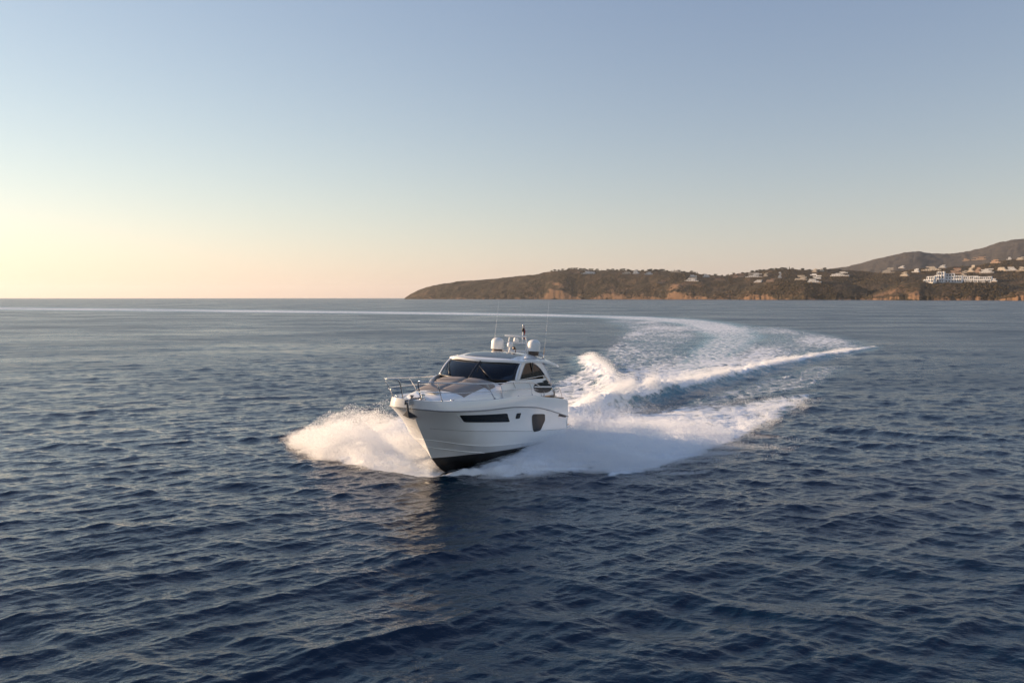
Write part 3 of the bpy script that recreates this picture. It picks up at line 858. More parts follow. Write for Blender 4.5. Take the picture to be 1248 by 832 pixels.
def roof_patch(name, u0, u1, v0, v1, mat, parent, lift, th):
    gg = np.array([[roof_point(u, v) for v in np.linspace(v0, v1, 12)] for u in np.linspace(u0, u1, 18)]); gg[..., 2] += lift
    return solid_sheet(gg, th, name, mat, parent, np.array((0, 0, -1.0)))
srf = roof_patch('sunroof_frame', -0.60, 0.72, 0.045, 0.31, M['gel'], roof, 0.012, 0.05)
roof_patch('sunroof', -0.57, 0.69, 0.055, 0.30, M['sunroof'], srf, 0.022, 0.03)
roof_patch('roof_vent', -0.90, -0.84, 0.08, 0.22, M['black'], roof, 0.016, 0.04)
roof_patch('side_moulding', 0.90, 0.93, 0.10, 0.6, M['rub'], roof, 0.012, 0.03)

# ---- inside the wheelhouse, seen through the screen
Acc().add(*box_geo((-5.0, 0, 3.22), (6.4, 3.7, 0.06))).build('cabin_sole', M['teak'], yacht, False)
A = Acc(); V = []; F = []
for u in np.linspace(-0.97, 0.97, 15):
    p = ws_point(u, 0.0); V += [(p[0] - 0.03, p[1], 4.135), (-3.3, p[1] * 0.97, 4.10), (-3.35, p[1] * 0.97, 3.3)]
for i in range(14):
    for j in range(2): F.append((i * 3 + j, i * 3 + j + 1, i * 3 + j + 4, i * 3 + j + 3))
A.add(V, F).build('dashboard', M['interior'], yacht, False)
wheelV = []
for k in range(25):
    a = 2 * math.pi * k / 24; wheelV.append((-3.40 - 0.06 * math.sin(a), -0.75 + 0.24 * math.cos(a), 4.22 + 0.24 * math.sin(a)))
wh = Acc().add(*tube_geo(wheelV, 0.02, 6))
for a in (0.5, 2.6, 4.7): wh.add(*tube_geo([(-3.42, -0.75, 4.22), (-3.40, -0.75 + 0.24 * math.cos(a), 4.22 + 0.24 * math.sin(a))], 0.015, 5))
wh.build('steering_wheel', M['black'], yacht)
for yy in (-0.85, 0.95):
    so = Acc().add(*box_geo((-4.35, yy, 3.85), (0.55, 0.62, 0.16), 0.05)).build('helm_seat', M['leather'], yacht, True, 40)
    Acc().add(*box_geo((-4.62, yy, 4.25), (0.14, 0.62, 0.75), 0.06)).build('seat_back', M['leather'], so, True, 40)
    Acc().add(*box_geo((-4.64, yy, 4.74), (0.12, 0.34, 0.2), 0.05)).build('headrest', M['leather'], so, True, 40)
    Acc().add(*lathe_geo([(0.16, 0), (0.1, 0.05), (0.08, 0.5)], (-4.35, yy, 3.26), 12)).build('pedestal', M['steel'], so)
ab = Acc()
for (y0, y1, z0, z1) in ((-1.84, -1.35, 3.25, 5.0), (-0.45, 0.35, 3.25, 5.0), (1.42, 1.84, 3.25, 5.0), (-1.35, -0.45, 3.25, 4.1), (0.35, 1.42, 3.25, 4.25), (-1.35, 1.42, 4.86, 5.04)):
    ab.add(*box_geo((-7.0, (y0 + y1) / 2, (z0 + z1) / 2), (0.06, y1 - y0 - 0.004, z1 - z0 - 0.004)))
ab.build('aft_bulkhead', M['interior'], yacht, False)
Acc().add(*box_geo((-5.2, 0, 5.0), (3.0, 3.3, 0.03))).build('headlining', M['interior'], yacht, False)
Acc().add(*box_geo((-5.6, 1.45, 3.8), (1.3, 0.6, 1.1), 0.05)).build('galley_unit', M['leather'], yacht, True, 40)

# ---- sun pads on the coachroof
def coach_z(x, y):
    S = np.array(st); w = np.interp(-x, -S[:, 0], S[:, 1]); zt = np.interp(-x, -S[:, 0], S[:, 3]); p = 2.6
    c = min(0.98, abs(y) / w); return 3.34 + (zt - 3.34) * (1 - c ** p) ** (1 / p)
def pad(name, x0, x1, y0, y1, th, lift=0.0):
    nx, ny = 12, 12; g = []
    for i in range(nx + 1):
        row = []
        for j in range(ny + 1):
            a, b_ = i / nx, j / ny
            x = x0 + (x1 - x0) * a; y = y0 + (y1 - y0) * b_
            e = min(1, 7 * min(a, 1 - a, b_, 1 - b_) + 0.0)
            row.append((x, y, coach_z(x, y) + lift + th * (0.35 + 0.65 * math.sqrt(max(0, e * (2 - e))))))
        g.append(row)
    return solid_sheet(g, th * 1.1, name, M['cushion'], yacht, np.array((0, 0, -1.0)))
pad('sun_pad', 1.30, -0.75, -1.05, 0.09, 0.11)
pad('sun_pad', 1.30, -0.75, 0.12, 1.26, 0.11)
hb = pad('sun_pad_headrest', -0.80, -1.45, -1.30, 0.09, 0.17)
hb2 = pad('sun_pad_headrest', -0.80, -1.45, 0.12, 1.50, 0.17)

# ---- bow rail: two rails on raked stanchions, each side
gy = lambda x: float(np.interp(x, LV['gun'][::-1, 0], LV['gun'][::-1, 1]))
gz = lambda x: float(np.interp(x, LV['gun'][::-1, 0], LV['gun'][::-1, 2]))
for s in (1, -1):
    top = [(3.55, 0.42, 3.45), (3.92, 0.44, 4.18), (4.0, 0.7, 4.22), (3.95, 1.0, 4.22), (3.6, 1.32, 4.21), (2.9, 1.58, 4.20), (1.8, 1.78, 4.17), (0.4, 1.92, 4.14), (-1.2, 2.02, 4.13), (-2.6, 2.05, 4.12), (-4.45, 2.06, 4.07), (-5.6, 2.05, 3.92), (-6.5, 2.05, 3.62), (-6.75, 2.05, 3.25)]
    rail = Acc().add(*tube_geo(smooth_path([(x, s * y, z) for x, y, z in top], 6), 0.024, 8)).build('bow_rail', M['steel'], yacht)
    low = [(3.75, 0.45, 3.80), (3.78, 0.75, 3.80), (3.62, 1.06, 3.80), (3.2, 1.32, 3.80), (2.4, 1.62, 3.79), (1.2, 1.82, 3.79), (0.0, 1.95, 3.78), (-1.4, 2.03, 3.78), (-2.8, 2.06, 3.78), (-4.7, 2.07, 3.75), (-5.9, 2.06, 3.62)]
    Acc().add(*tube_geo(smooth_path([(x, s * y, z) for x, y, z in low], 5), 0.015, 6)).build('lower_rail', M['steel'], rail)
    for (xf, xt) in ((3.1, 3.72), (-0.5, 0.5), (-3.03, -2.35), (-4.94, -4.5), (-6.3, -6.2)):
        yf = gy(xf) - 0.05; ttop = np.array(top); o = np.argsort(ttop[3:, 0])
        yt = float(np.interp(xt, ttop[3:][o, 0], ttop[3:][o, 1])); zt = float(np.interp(xt, ttop[3:][o, 0], ttop[3:][o, 2]))
        sp = Acc().add(*tube_geo([(xf, s * yf, gz(xf) + 0.0), (xt, s * yt, zt)], 0.02, 8)).build('stanchion', M['steel'], rail)
        Acc().add(*lathe_geo([(0.05, 0), (0.05, 0.02), (0.025, 0.05)], (xf, s * yf, gz(xf) + 0.012), 10)).build('stanchion_foot', M['steel'], rail)
    # cleats
    for xc in (2.45, -5.9):
        yc = s * (gy(xc) - 0.22); zc = gz(xc) - 0.04
        Acc().add(*tube_geo([(xc - 0.17, yc, zc + 0.09), (xc, yc, zc + 0.07), (xc + 0.17, yc, zc + 0.09)], [0.012, 0.026, 0.012], 6)).add(*box_geo((xc, yc, zc + 0.02), (0.12, 0.05, 0.07))).build('cleat', M['steel'], yacht)

# ---- anchor on its roller, chain, windlass, hatch
ro = Acc().add(*box_geo((3.52, 0.0, 3.36), (0.75, 0.20, 0.06), 0.02)).add(*box_geo((3.78, 0.09, 3.34), (0.42, 0.02, 0.20))).add(*box_geo((3.78, -0.09, 3.34), (0.42, 0.02, 0.20))).build('anchor_roller', M['steel'], yacht, False)
an = Acc()
an.add(*tube_geo([(3.25, 0, 3.46), (3.7, 0, 3.44), (3.92, 0, 3.30), (3.82, 0, 2.98)], [0.035, 0.04, 0.045, 0.05], 8))
fl = [(3.88, 0, 3.02), (3.62, 0.34, 2.78), (3.40, 0.20, 2.72), (3.30, 0, 2.62), (3.40, -0.20, 2.72), (3.62, -0.34, 2.78), (3.58, 0, 2.92), (3.72, 0.0, 2.70)]
an.add(fl, [(0, 1, 2, 6), (6, 2, 3), (3, 4, 6), (0, 6, 4, 5), (1, 0, 7), (0, 5, 7), (2, 1, 7), (3, 2, 7), (4, 3, 7), (5, 4, 7)])
an.build('anchor', M['galv'], yacht, True, 30)
ch = Acc()
for k in range(13):
    x = 3.45 - k * 0.075; z = 3.475 + 0.01 * math.sin(k)
    ring = []
    for q in range(9):
        a = 2 * math.pi * q / 8
        ring.append((x + 0.055 * math.cos(a), (0.035 * math.sin(a) if k % 2 else 0), z + (0.035 * math.sin(a) if k % 2 == 0 else 0)))
    ch.add(*tube_geo(ring, 0.014, 5))
ch.build('anchor_chain', M['galv'], yacht)
Acc().add(*lathe_geo([(0.14, 0), (0.14, 0.05), (0.07, 0.08), (0.06, 0.15), (0.10, 0.18), (0.10, 0.22), (0.04, 0.24)], (2.72, 0.05, 3.41), 14)).build('windlass', M['steel'], yacht, True, 40)
Acc().add(*lathe_geo([(0.06, 0), (0.06, 0.12), (0.10, 0.14), (0.10, 0.17)], (2.95, -0.35, 3.40), 10)).build('bollard', M['galv'], yacht, True, 40)
hm = Acc().add(*box_geo((1.9, 0.1, 3.70), (0.55, 0.55, 0.05), 0.02)).build('deck_hatch', M['gel'], yacht, True, 40)
Acc().add(*box_geo((1.9, 0.1, 3.731), (0.44, 0.44, 0.012))).build('hatch_pane', M['sunroof'], hm, False)

# ---- swim platform and cockpit
sp = Acc().add(*box_geo((-11.72, 0, 1.30), (1.45, 3.75, 0.12), 0.05)).build('swim_platform', M['gel'], yacht, True, 40)
Acc().add(*box_geo((-11.72, 0, 1.372), (1.25, 3.5, 0.02))).build('platform_decking', M['teak'], sp, False)
Acc().add(*box_geo((-9.6, 0, 2.98), (2.6, 3.5, 0.06))).build('cockpit_sole', M['teak'], yacht, False)
Acc().add(*box_geo((-10.4, 0, 3.2), (0.7, 2.6, 0.42), 0.08)).build('cockpit_seat', M['cushion'], yacht, True, 40)

# ---- radar mast on the hardtop
zr = 5.40
def dome(x, y):
    d = Acc().add(*lathe_geo([(0.325, 0.10), (0.345, 0.14), (0.338, 0.46)] + [(0.338 * math.cos(a) ** 0.8, 0.46 + 0.25 * math.sin(a)) for a in np.linspace(0.12, 1.53, 9)], (x, y, zr + 0.06), 28)).build('radar_dome', M['dome'], yacht, True, 50)
    Acc().add(*lathe_geo([(0.27, -0.12), (0.27, 0.05), (0.31, 0.09), (0.31, 0.098)], (x, y, zr + 0.06), 24)).build('dome_base', M['leather'], d, True, 40)
dome(-7.0, -0.85); dome(-7.0, 1.22)
mast = Acc().add(*tube_geo([(-7.35, -1.25, zr - 0.02), (-7.35, -0.4, zr + 0.10), (-7.35, 0.8, zr + 0.10), (-7.35, 1.65, zr - 0.06)], 0.06, 8))
for yy in (-0.38, 0.72): mast.add(*tube_geo([(-7.2, yy, zr), (-7.3, yy * 0.95, zr + 0.5), (-7.35, yy * 0.85, zr + 0.82)], 0.035, 8))
mast.add(*box_geo((-7.35, 0.12, zr + 0.55), (0.35, 1.05, 0.05), 0.02)).add(*tube_geo([(-7.4, 0.40, zr + 0.5), (-7.4, 0.40, 6.55)], 0.03, 8))
mast = mast.build('radar_mast', M['dome'], yacht, True, 40)
ped = Acc().add(*lathe_geo([(0.13, 0.0), (0.15, 0.05), (0.13, 0.22), (0.07, 0.26)], (-7.25, 0.10, zr + 0.57), 14)).build('scanner_pedestal', M['dome'], mast, True, 40)
Acc().add(*box_geo((-7.25, 0.06, zr + 0.90), (0.12, 1.25, 0.09), 0.03)).build('scanner_bar', M['dome'], mast, True, 40)
Acc().add(*lathe_geo([(0.05, 0), (0.14, 0.04), (0.16, 0.14)] + [(0.16 * math.cos(a), 0.14 + 0.13 * math.sin(a)) for a in np.linspace(0.2, 1.5, 6)], (-6.55, 0.05, zr + 0.30), 16)).build('searchlight', M['dome'], mast, True, 50)
Acc().add(*lathe_geo([(0.06, 0), (0.05, 0.15), (0.05, 0.30)], (-6.55, 0.05, zr + 0.03), 10)).build('searchlight_post', M['dome'], mast)
Acc().add(*tube_geo([(-6.45, 0.42, zr + 0.24), (-6.3, 0.42, zr + 0.26), (-6.2, 0.42, zr + 0.27)], [0.03, 0.05, 0.09], 12)).add(*tube_geo([(-6.45, 0.42, zr + 0.04), (-6.43, 0.42, zr + 0.24)], 0.025, 6)).build('horn', M['leather'], mast)
Acc().add(*lathe_geo([(0.05, 0), (0.06, 0.02), (0.06, 0.18), (0.03, 0.2)], (-7.4, 0.40, 6.55), 12)).build('masthead_light', M['black'], mast, True, 40)
Acc().add(*lathe_geo([(0.05, 0), (0.045, 0.16), (0.02, 0.2)], (-7.4, 0.40, 6.76), 10)).build('anchor_light', M['lens'], mast)
fg = []
for i in range(9):
    fg.append([(-7.5 - 0.05 * j - 0.015 * i, 0.40 - 0.03 + 0.03 * math.sin(i * 1.3 + j), 6.95 - i * 0.085 - 0.04 * j) for j in range(6)])
solid_sheet(fg, 0.006, 'signal_flag', M['red'], mast, np.array((0, -1.0, 0)))
Acc().add(*tube_geo([(-7.46, 0.38, 6.5), (-7.46, 0.38, 7.02)], 0.012, 6)).build('flag_halyard', M['steel'], mast)
for (y0, y1, x0, zt) in ((-1.15, -1.02, -7.2, 8.15), (1.60, 1.68, -7.6, 8.2)):
    zb = roof_point(y0 / 1.85, 0.6)[2] - 0.02
    a = Acc().add(*tube_geo([(x0, y0, zb + 0.15), (x0 - 0.02, (y0 * 2 + y1) / 3, zb + 1.2), (x0 - 0.05, y1, zt)], [0.009, 0.006, 0.0035], 6)).build('whip_antenna', M['dome'], yacht)
    Acc().add(*lathe_geo([(0.04, 0), (0.03, 0.1), (0.02, 0.24)], (x0, y0, zb), 8)).build('antenna_base', M['dome'], a)
# ensign on a short staff at the aft edge of the hardtop
es = Acc().add(*tube_geo([(-8.05, 1.38, 5.10), (-8.15, 1.40, 5.78)], 0.014, 6)).build('ensign_staff', M['teak'], yacht)
fg = [[(-8.14 - 0.03 * j, 1.40 - 0.012 * i * math.sin(j), 5.74 - 0.06 * i - 0.05 * j) for i in range(8)] for j in range(4)]
solid_sheet(fg, 0.006, 'ensign', M['navy'], es, np.array((0, -1.0, 0)))
# ------------------------------------------------------------------ spray: clouds of flung droplets
def spray_mat():
    m, n, l, b = new_mat('spray_droplets')
    n.remove(b)
    d = n.new("ShaderNodeBsdfDiffuse"); d.inputs[0].default_value = (0.93, 0.93, 0.93, 1)
    t = n.new("ShaderNodeBsdfTranslucent"); t.inputs[0].default_value = (0.94, 0.94, 0.94, 1)
    mx = n.new("ShaderNodeMixShader"); mx.inputs[0].default_value = 0.68
    l.new(d.outputs[0], mx.inputs[1]); l.new(t.outputs[0], mx.inputs[2]); l.new(mx.outputs[0], n["Material Output"].inputs[0])
    return m
M['spray'] = spray_mat()
def drops(name, P, size, label):
    """every droplet is one small randomly turned facet: tens of thousands of them make the mist"""
    n = len(P)
    u = rng.standard_normal((n, 3)); u /= np.linalg.norm(u, axis=1)[:, None]
    w = np.cross(u, rng.standard_normal((n, 3))); w /= np.linalg.norm(w, axis=1)[:, None]
    r = size[:, None]
    V = np.empty((n, 3, 3), np.float32)
    V[:, 0] = P + u * r; V[:, 1] = P + (-0.5 * u + 0.866 * w) * r; V[:, 2] = P + (-0.5 * u - 0.866 * w) * r
    o = fast_mesh(name, V.reshape(-1, 3), np.arange(3 * n).reshape(n, 3), M['spray'], None, smooth=False)
    tag(o, label, 'spray', kind='stuff')
    return o
def size_of(n, mean, sig=0.28): return mean * np.exp(rng.standard_normal(n) * sig)
def from_boat(s, lat, z):
    """s metres astern of the stem, lat metres to port, z height"""
    return np.stack([YO_[0] - s * HD[0] + lat * LD[0], YO_[1] - s * HD[1] + lat * LD[1], z], -1)
def streaks(u, v, k1, k2, lo, hi):
    f = fbm(u * k1 + 31, v * k2 + 7, 4)
    return rng.random(len(u)) < smooth01(lo, hi, f)

def bow_spray(port, n):
    if port:
        s = -0.6 + 18 * rng.beta(1.35, 2.3, n); e = bow_edge(s, True)
        q = 0.08 + rng.gamma(5.0, 0.125, n)
        lat = q * e
        top = np.interp(s, [-1, 0, 1.5, 4, 8, 12, 18], [0.10, 0.30, 0.75, 1.15, 1.0, 0.7, 0.3])
        prof = np.interp(q, [0, 0.25, 0.45, 0.65, 0.85, 1.0, 1.3], [0.30, 0.42, 0.8, 1.0, 0.7, 0.40, 0.12])
        base = np.interp(s, [-1, 0, 2, 5, 9, 14, 22], [0.0, 0.08, 0.28, 0.45, 0.42, 0.3, 0.2]) * np.where(q < 0.62, 0.35 + 0.65 * smooth01(0, 0.62, q), 1 - smooth01(0.62, 1.02, q))
        fl = 0.10 + 1.75 * fbm(s * 0.9 - lat * 0.5, lat * 0.35 + 19, 5, 0.6)
        z = base - 0.05 + top * prof * fl * 0.40 * rng.exponential(1.0, n)
        keep = streaks(s - 0.55 * lat, lat * 0.35 + z * 0.9, 1.3, 1.1, 0.36, 0.66) & streaks(s - 0.8 * lat + 1.5 * z, lat * 0.25 + z * 1.5, 3.4, 2.2, 0.30, 0.62)
        thin = (q < 0.60) & (s < 4.0)
        keep &= ~thin | (rng.random(n) < 0.07 + 0.30 * smooth01(1.0, 4.0, s))
        hullside = (lat < np.interp(s, [0, 0.6, 2, 4], [0.1, 0.7, 1.6, 1.95])) & (s < 14)
        keep &= ~hullside & (q < 1.35)
        keep &= z < base + 1.15 * top * prof * fl
        return from_boat(s, lat, z)[keep]
    lat = 0.3 + 13.0 * rng.beta(1.5, 2.15, n)
    front = np.interp(lat, [0, 1.6, 4.2, 7, 10.4, 13], [-0.7, -0.9, -0.9, 0.2, 2.6, 5.0])
    s = front + 4.6 * rng.beta(1.25, 2.2, n) + rng.standard_normal(n) * 0.28 * np.minimum(1, lat / 3)
    top = np.interp(lat, [0, 1, 3, 5, 7, 9, 10.5, 13], [0.6, 1.2, 1.8, 1.9, 1.5, 0.95, 0.5, 0.15])
    top = top * (0.30 + 1.35 * fbm(lat * 0.55 + 3, s * 0.4 + 40, 4)) * np.interp(s - front, [0, 0.5, 2, 4.6], [0.40, 0.8, 1.05, 0.9])
    z = -0.06 + top * 0.42 * rng.exponential(1.0, n)
    keep = streaks(lat * 0.9 - z * 1.1, s * 0.7 + z * 0.3, 0.95, 1.0, 0.32, 0.70) & streaks(lat * 0.5 + z * 1.6, s * 0.9 - z * 0.5 + 3, 2.8, 2.4, 0.26, 0.60)
    keep &= ~((lat < np.interp(s, [-1, 0, 0.6, 2, 4], [0.0, 0.1, 0.8, 1.6, 2.0]) + 0.25 * (z > 0.6)))
    keep &= z < 1.25 * top + 0.05
    return from_boat(s, -lat, z)[keep]

P = bow_spray(True, 3000000); print('port drops', len(P))
drops('bow_spray', P, size_of(len(P), 0.0105), 'blue white bow spray in the shade on the side of the hull windows')
P = bow_spray(False, 2300000); print('starboard drops', len(P))
drops('bow_spray', P, size_of(len(P), 0.0105), 'cream white bow spray lit by the low sun, flung out left of the stem')

def crest_spray(C, n, hz, back, t0=0.0, t1=1.0):
    C = np.array(C); seg = np.hypot(*np.diff(C[:, :2], axis=0).T)
    wgt = (C[:-1, 2] + C[1:, 2]) * 0.5 * seg; k = rng.choice(len(seg), n, p=wgt / wgt.sum()); t = rng.random(n)
    p = C[k] + (C[k + 1] - C[k]) * t[:, None]
    dr = (C[k + 1, :2] - C[k, :2]) / seg[k][:, None]; nr = np.stack([-dr[:, 1], dr[:, 0]], -1)
    off = rng.standard_normal(n) * p[:, 3] * 0.55 + back * p[:, 3]
    z = p[:, 2] * (0.35 + 0.5 * np.exp(-(off / p[:, 3]) ** 2)) + hz * 0.38 * p[:, 2] * (0.3 + 1.4 * fbm(p[:, 0] * 0.5, p[:, 1] * 0.5 + 9, 3)) * np.minimum(rng.exponential(1.0, n), 3.0)
    P = np.stack([p[:, 0] + nr[:, 0] * off, p[:, 1] + nr[:, 1] * off, z], -1)
    keep = streaks(P[:, 0], P[:, 1] * 0.8 + z, 0.7, 0.7, 0.36, 0.72)
    return P[keep]
PA = crest_spray(CREST_A, 520000, 0.75, 0.15)
PB = crest_spray(CREST_B, 200000, 0.9, 0.3)
# broken water thrown up close behind the transom
n = 220000
s = 11.5 + 11 * rng.beta(1.2, 1.6, n); lat = rng.standard_normal(n) * (1.3 + 0.05 * s) + 0.6
z = 0.1 + 0.26 * rng.exponential(1.0, n)
kp = streaks(s, lat, 0.6, 1.2, 0.3, 0.62)
PC = from_boat(s, lat, z)[kp]
# droplets skipping over the foam further out
n = 110000
s = 8 + 26 * rng.beta(1.1, 1.7, n); e = bow_edge(s, True); lat = e * (0.55 + 0.5 * rng.beta(2.2, 1.4, n)); z = 0.05 + np.interp(s, [8, 16, 34], [0.24, 0.16, 0.06]) * rng.exponential(1.0, n)
kp = streaks(s, lat * 1.3, 0.5, 0.9, 0.34, 0.66)
PD = from_boat(s, lat, z)[kp]
P = np.concatenate([PA, PB, PC, PD]); print('stern drops', len(P))
drops('stern_spray', P, size_of(len(P), 0.0135), 'sunlit spray thrown up along the wave crests astern')
# ------------------------------------------------------------------ the coast
def hill_mat(name, green, soil, rock, haze=0.0):
    m, n, l, b = new_mat(name)
    b.inputs['Roughness'].default_value = 0.95; b.inputs['Specular IOR Level'].default_value = 0.1
    geo = n.new("ShaderNodeNewGeometry"); at = n.new("ShaderNodeAttribute"); at.attribute_name = 'bare'
    n1 = n.new("ShaderNodeTexNoise"); n1.inputs['Scale'].default_value = 0.012; n1.inputs['Detail'].default_value = 8; n1.inputs['Roughness'].default_value = 0.68
    n2 = n.new("ShaderNodeTexNoise"); n2.inputs['Scale'].default_value = 0.10; n2.inputs['Detail'].default_value = 5; n2.inputs['Roughness'].default_value = 0.7
    l.new(geo.outputs['Position'], n1.inputs['Vector']); l.new(geo.outputs['Position'], n2.inputs['Vector'])
    r1 = n.new("ShaderNodeMapRange"); r1.inputs['From Min'].default_value = 0.47; r1.inputs['From Max'].default_value = 0.64; l.new(n1.outputs['Fac'], r1.inputs['Value'])
    m1 = n.new("ShaderNodeMix"); m1.data_type = 'RGBA'; m1.inputs['A'].default_value = (*green, 1); m1.inputs['B'].default_value = (*soil, 1); l.new(r1.outputs[0], m1.inputs['Factor'])
    r2 = n.new("ShaderNodeMapRange"); r2.inputs['From Min'].default_value = 0.42; r2.inputs['From Max'].default_value = 0.58; r2.inputs['To Min'].default_value = 0.55; r2.inputs['To Max'].default_value = 1.35; l.new(n2.outputs['Fac'], r2.inputs['Value'])
    mu = n.new("ShaderNodeMix"); mu.data_type = 'RGBA'; mu.blend_type = 'MULTIPLY'; mu.inputs['Factor'].default_value = 1.0
    l.new(m1.outputs['Result'], mu.inputs['A']); l.new(r2.outputs[0], mu.inputs['B'])
    ad = n.new("ShaderNodeMath"); ad.operation = 'ADD'; l.new(at.outputs['Fac'], ad.inputs[0])
    s2 = n.new("ShaderNodeMath"); s2.operation = 'MULTIPLY_ADD'; s2.inputs[1].default_value = 1.6; s2.inputs[2].default_value = -0.8; l.new(n2.outputs['Fac'], s2.inputs[0]); l.new(s2.outputs[0], ad.inputs[1])
    r3 = n.new("ShaderNodeMapRange"); r3.inputs['From Min'].default_value = 0.35; r3.inputs['From Max'].default_value = 0.75; l.new(ad.outputs[0], r3.inputs['Value'])
    m2 = n.new("ShaderNodeMix"); m2.data_type = 'RGBA'; m2.inputs['B'].default_value = (*rock, 1); l.new(mu.outputs['Result'], m2.inputs['A']); l.new(r3.outputs[0], m2.inputs['Factor'])
    l.new(m2.outputs['Result'], b.inputs['Base Color'])
    bp = n.new("ShaderNodeBump"); bp.inputs['Distance'].default_value = 5.0; l.new(n2.outputs['Fac'], bp.inputs['Height']); l.new(bp.outputs[0], b.inputs['Normal'])
    return m
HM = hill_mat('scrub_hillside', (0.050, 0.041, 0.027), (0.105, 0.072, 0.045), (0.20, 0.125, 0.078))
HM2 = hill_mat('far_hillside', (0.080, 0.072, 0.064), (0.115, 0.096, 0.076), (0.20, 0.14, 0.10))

def hill_noise(x, y):
    a = fbm(x / 210.0, y / 210.0, 5, 0.52) - 0.5
    r = 1 - np.abs(2 * fbm(x / 120.0 + 5, y / 120.0 + 2, 4) - 1)          # gullies
    return a * 1.0 + (r - 0.75) * 0.55
LANDS = []
def land(name, tops, shore, depth, mat, cliffs=(), cliff=0.10, rough=14.0, nu=300, nv=64, foot=True, bare_k=1.0):
    """tops: (bearing px, skyline px), shore: (px, metres to the waterline), depth: metres from waterline to ridge"""
    T = np.array(tops, float); S = np.array(shore, float)
    px = np.linspace(T[0, 0], T[-1, 0], nu); v = np.concatenate([np.linspace(-0.02, 0.16, nv // 3), np.linspace(0.16, 1.0, nv // 2 + 1)[1:], np.linspace(1.0, 1.9, nv // 5)[1:]])
    top = pchip(T[:, 0], T[:, 1], px); d0 = np.interp(px, S[:, 0], S[:, 1]); dr = np.interp(px, [T[0, 0], T[-1, 0]], depth) if hasattr(depth, '__len__') else np.full(nu, depth)
    tn = (px - 624) / FPX
    PX, Vv = np.meshgrid(np.arange(nu), v, indexing='ij')
    D = d0[PX] + Vv * dr[PX] + 25 * (fbm(px[PX] * 0.16 + d0[0], Vv * 0 + 3.3, 4) - 0.5) * np.exp(-Vv * 6)
    Xw = D * tn[PX]; Yw = D
    hr = CAM_H + (HORIZON_Y - top) / FPX * (d0 + dr)
    t = np.clip(Vv, 0, 1)
    cl = cliff * (0.55 + 0.9 * fbm(px[PX] * 0.045 + 11 + d0[0], Vv * 0 + 0.5, 4))
    cm = np.zeros(nu)                                    # where the shore breaks into bare cliffs
    for (a, b_, k) in cliffs: cm = np.maximum(cm, k * smooth01(a - 7, a + 7, px) * (1 - smooth01(b_ - 7, b_ + 9, px)))
    cl = cl + 0.12 * cm[PX] * (0.4 + 1.2 * fbm(px[PX] * 0.11 + 4, Vv * 9, 3))
    prof = cl * smooth01(0.0, 0.11 - 0.03 * cm[PX], t) + (1 - cl) * np.sin(np.clip((t - 0.02) / 0.98, 0, 1) * math.pi / 2) ** 1.15
    prof = np.where(Vv > 1, 1 - 0.55 * smooth01(1.0, 1.9, Vv), prof)
    Z = hr[PX] * prof + hill_noise(Xw, Yw) * rough * np.minimum(1, hr[PX] / 30.0) * smooth01(0.0, 0.25, t) * np.where(Vv > 0.93, 0.35, 1.0)
    Z += (fbm(Xw / 26.0, Yw / 26.0, 4) - 0.5) * rough * 0.45 * smooth01(-0.01, 0.05, Vv) * np.minimum(1, hr[PX] / 20.0)
    Z = np.where(Vv <= 0, -4.0 + 3.0 * fbm(Xw / 20, Yw / 20, 2), Z)
    Z = np.maximum(Z, -4.0)
    V = np.stack([Xw, Yw, Z], -1)
    Iq = np.arange(nu * len(v)).reshape(nu, len(v))
    F = np.stack([Iq[:-1, :-1].ravel(), Iq[1:, :-1].ravel(), Iq[1:, 1:].ravel(), Iq[:-1, 1:].ravel()], -1)
    o = fast_mesh(name, V.reshape(-1, 3), F, mat)
    # bare rock: steep ground close to the water
    gu = np.gradient(V, axis=0); gv = np.gradient(V, axis=1); N = np.cross(gu, gv); N /= np.linalg.norm(N, axis=-1)[..., None] + 1e-9
    steep = 1 - np.abs(N[..., 2])
    nb = fbm(Xw / 45 + Z / 16 + 8, Yw / 60, 4)
    bare = bare_k * (cm[PX] * smooth01(0.10, 0.45, steep + 0.5 * (nb - 0.5)) * np.exp(-np.maximum(t, 0) * 3.0) * 1.2 + 0.95 * np.exp(-((t - 0.015) / 0.05) ** 2) * smooth01(0.34, 0.56, nb) + cm[PX] * 0.8 * 1.2 * smooth01(0.38, 0.56, nb) * np.exp(-t * 3.0))
    bare += 0.42 * bare_k * smooth01(0.60, 0.72, fbm(Xw / 90 + 3, Yw / 90, 4))
    point_attr(o, 'bare', bare.ravel())
    tag(o, kind='structure')
    LANDS.append((o, V, F))
    return o
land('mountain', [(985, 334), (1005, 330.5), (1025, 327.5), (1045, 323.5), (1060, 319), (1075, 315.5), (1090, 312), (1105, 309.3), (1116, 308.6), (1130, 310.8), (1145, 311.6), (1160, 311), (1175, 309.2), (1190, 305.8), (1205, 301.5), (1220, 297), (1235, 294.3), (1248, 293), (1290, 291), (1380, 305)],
     [(985, 4700), (1380, 4100)], 2600, HM2, (), 0.08, 24, 240, 60, bare_k=0.6)
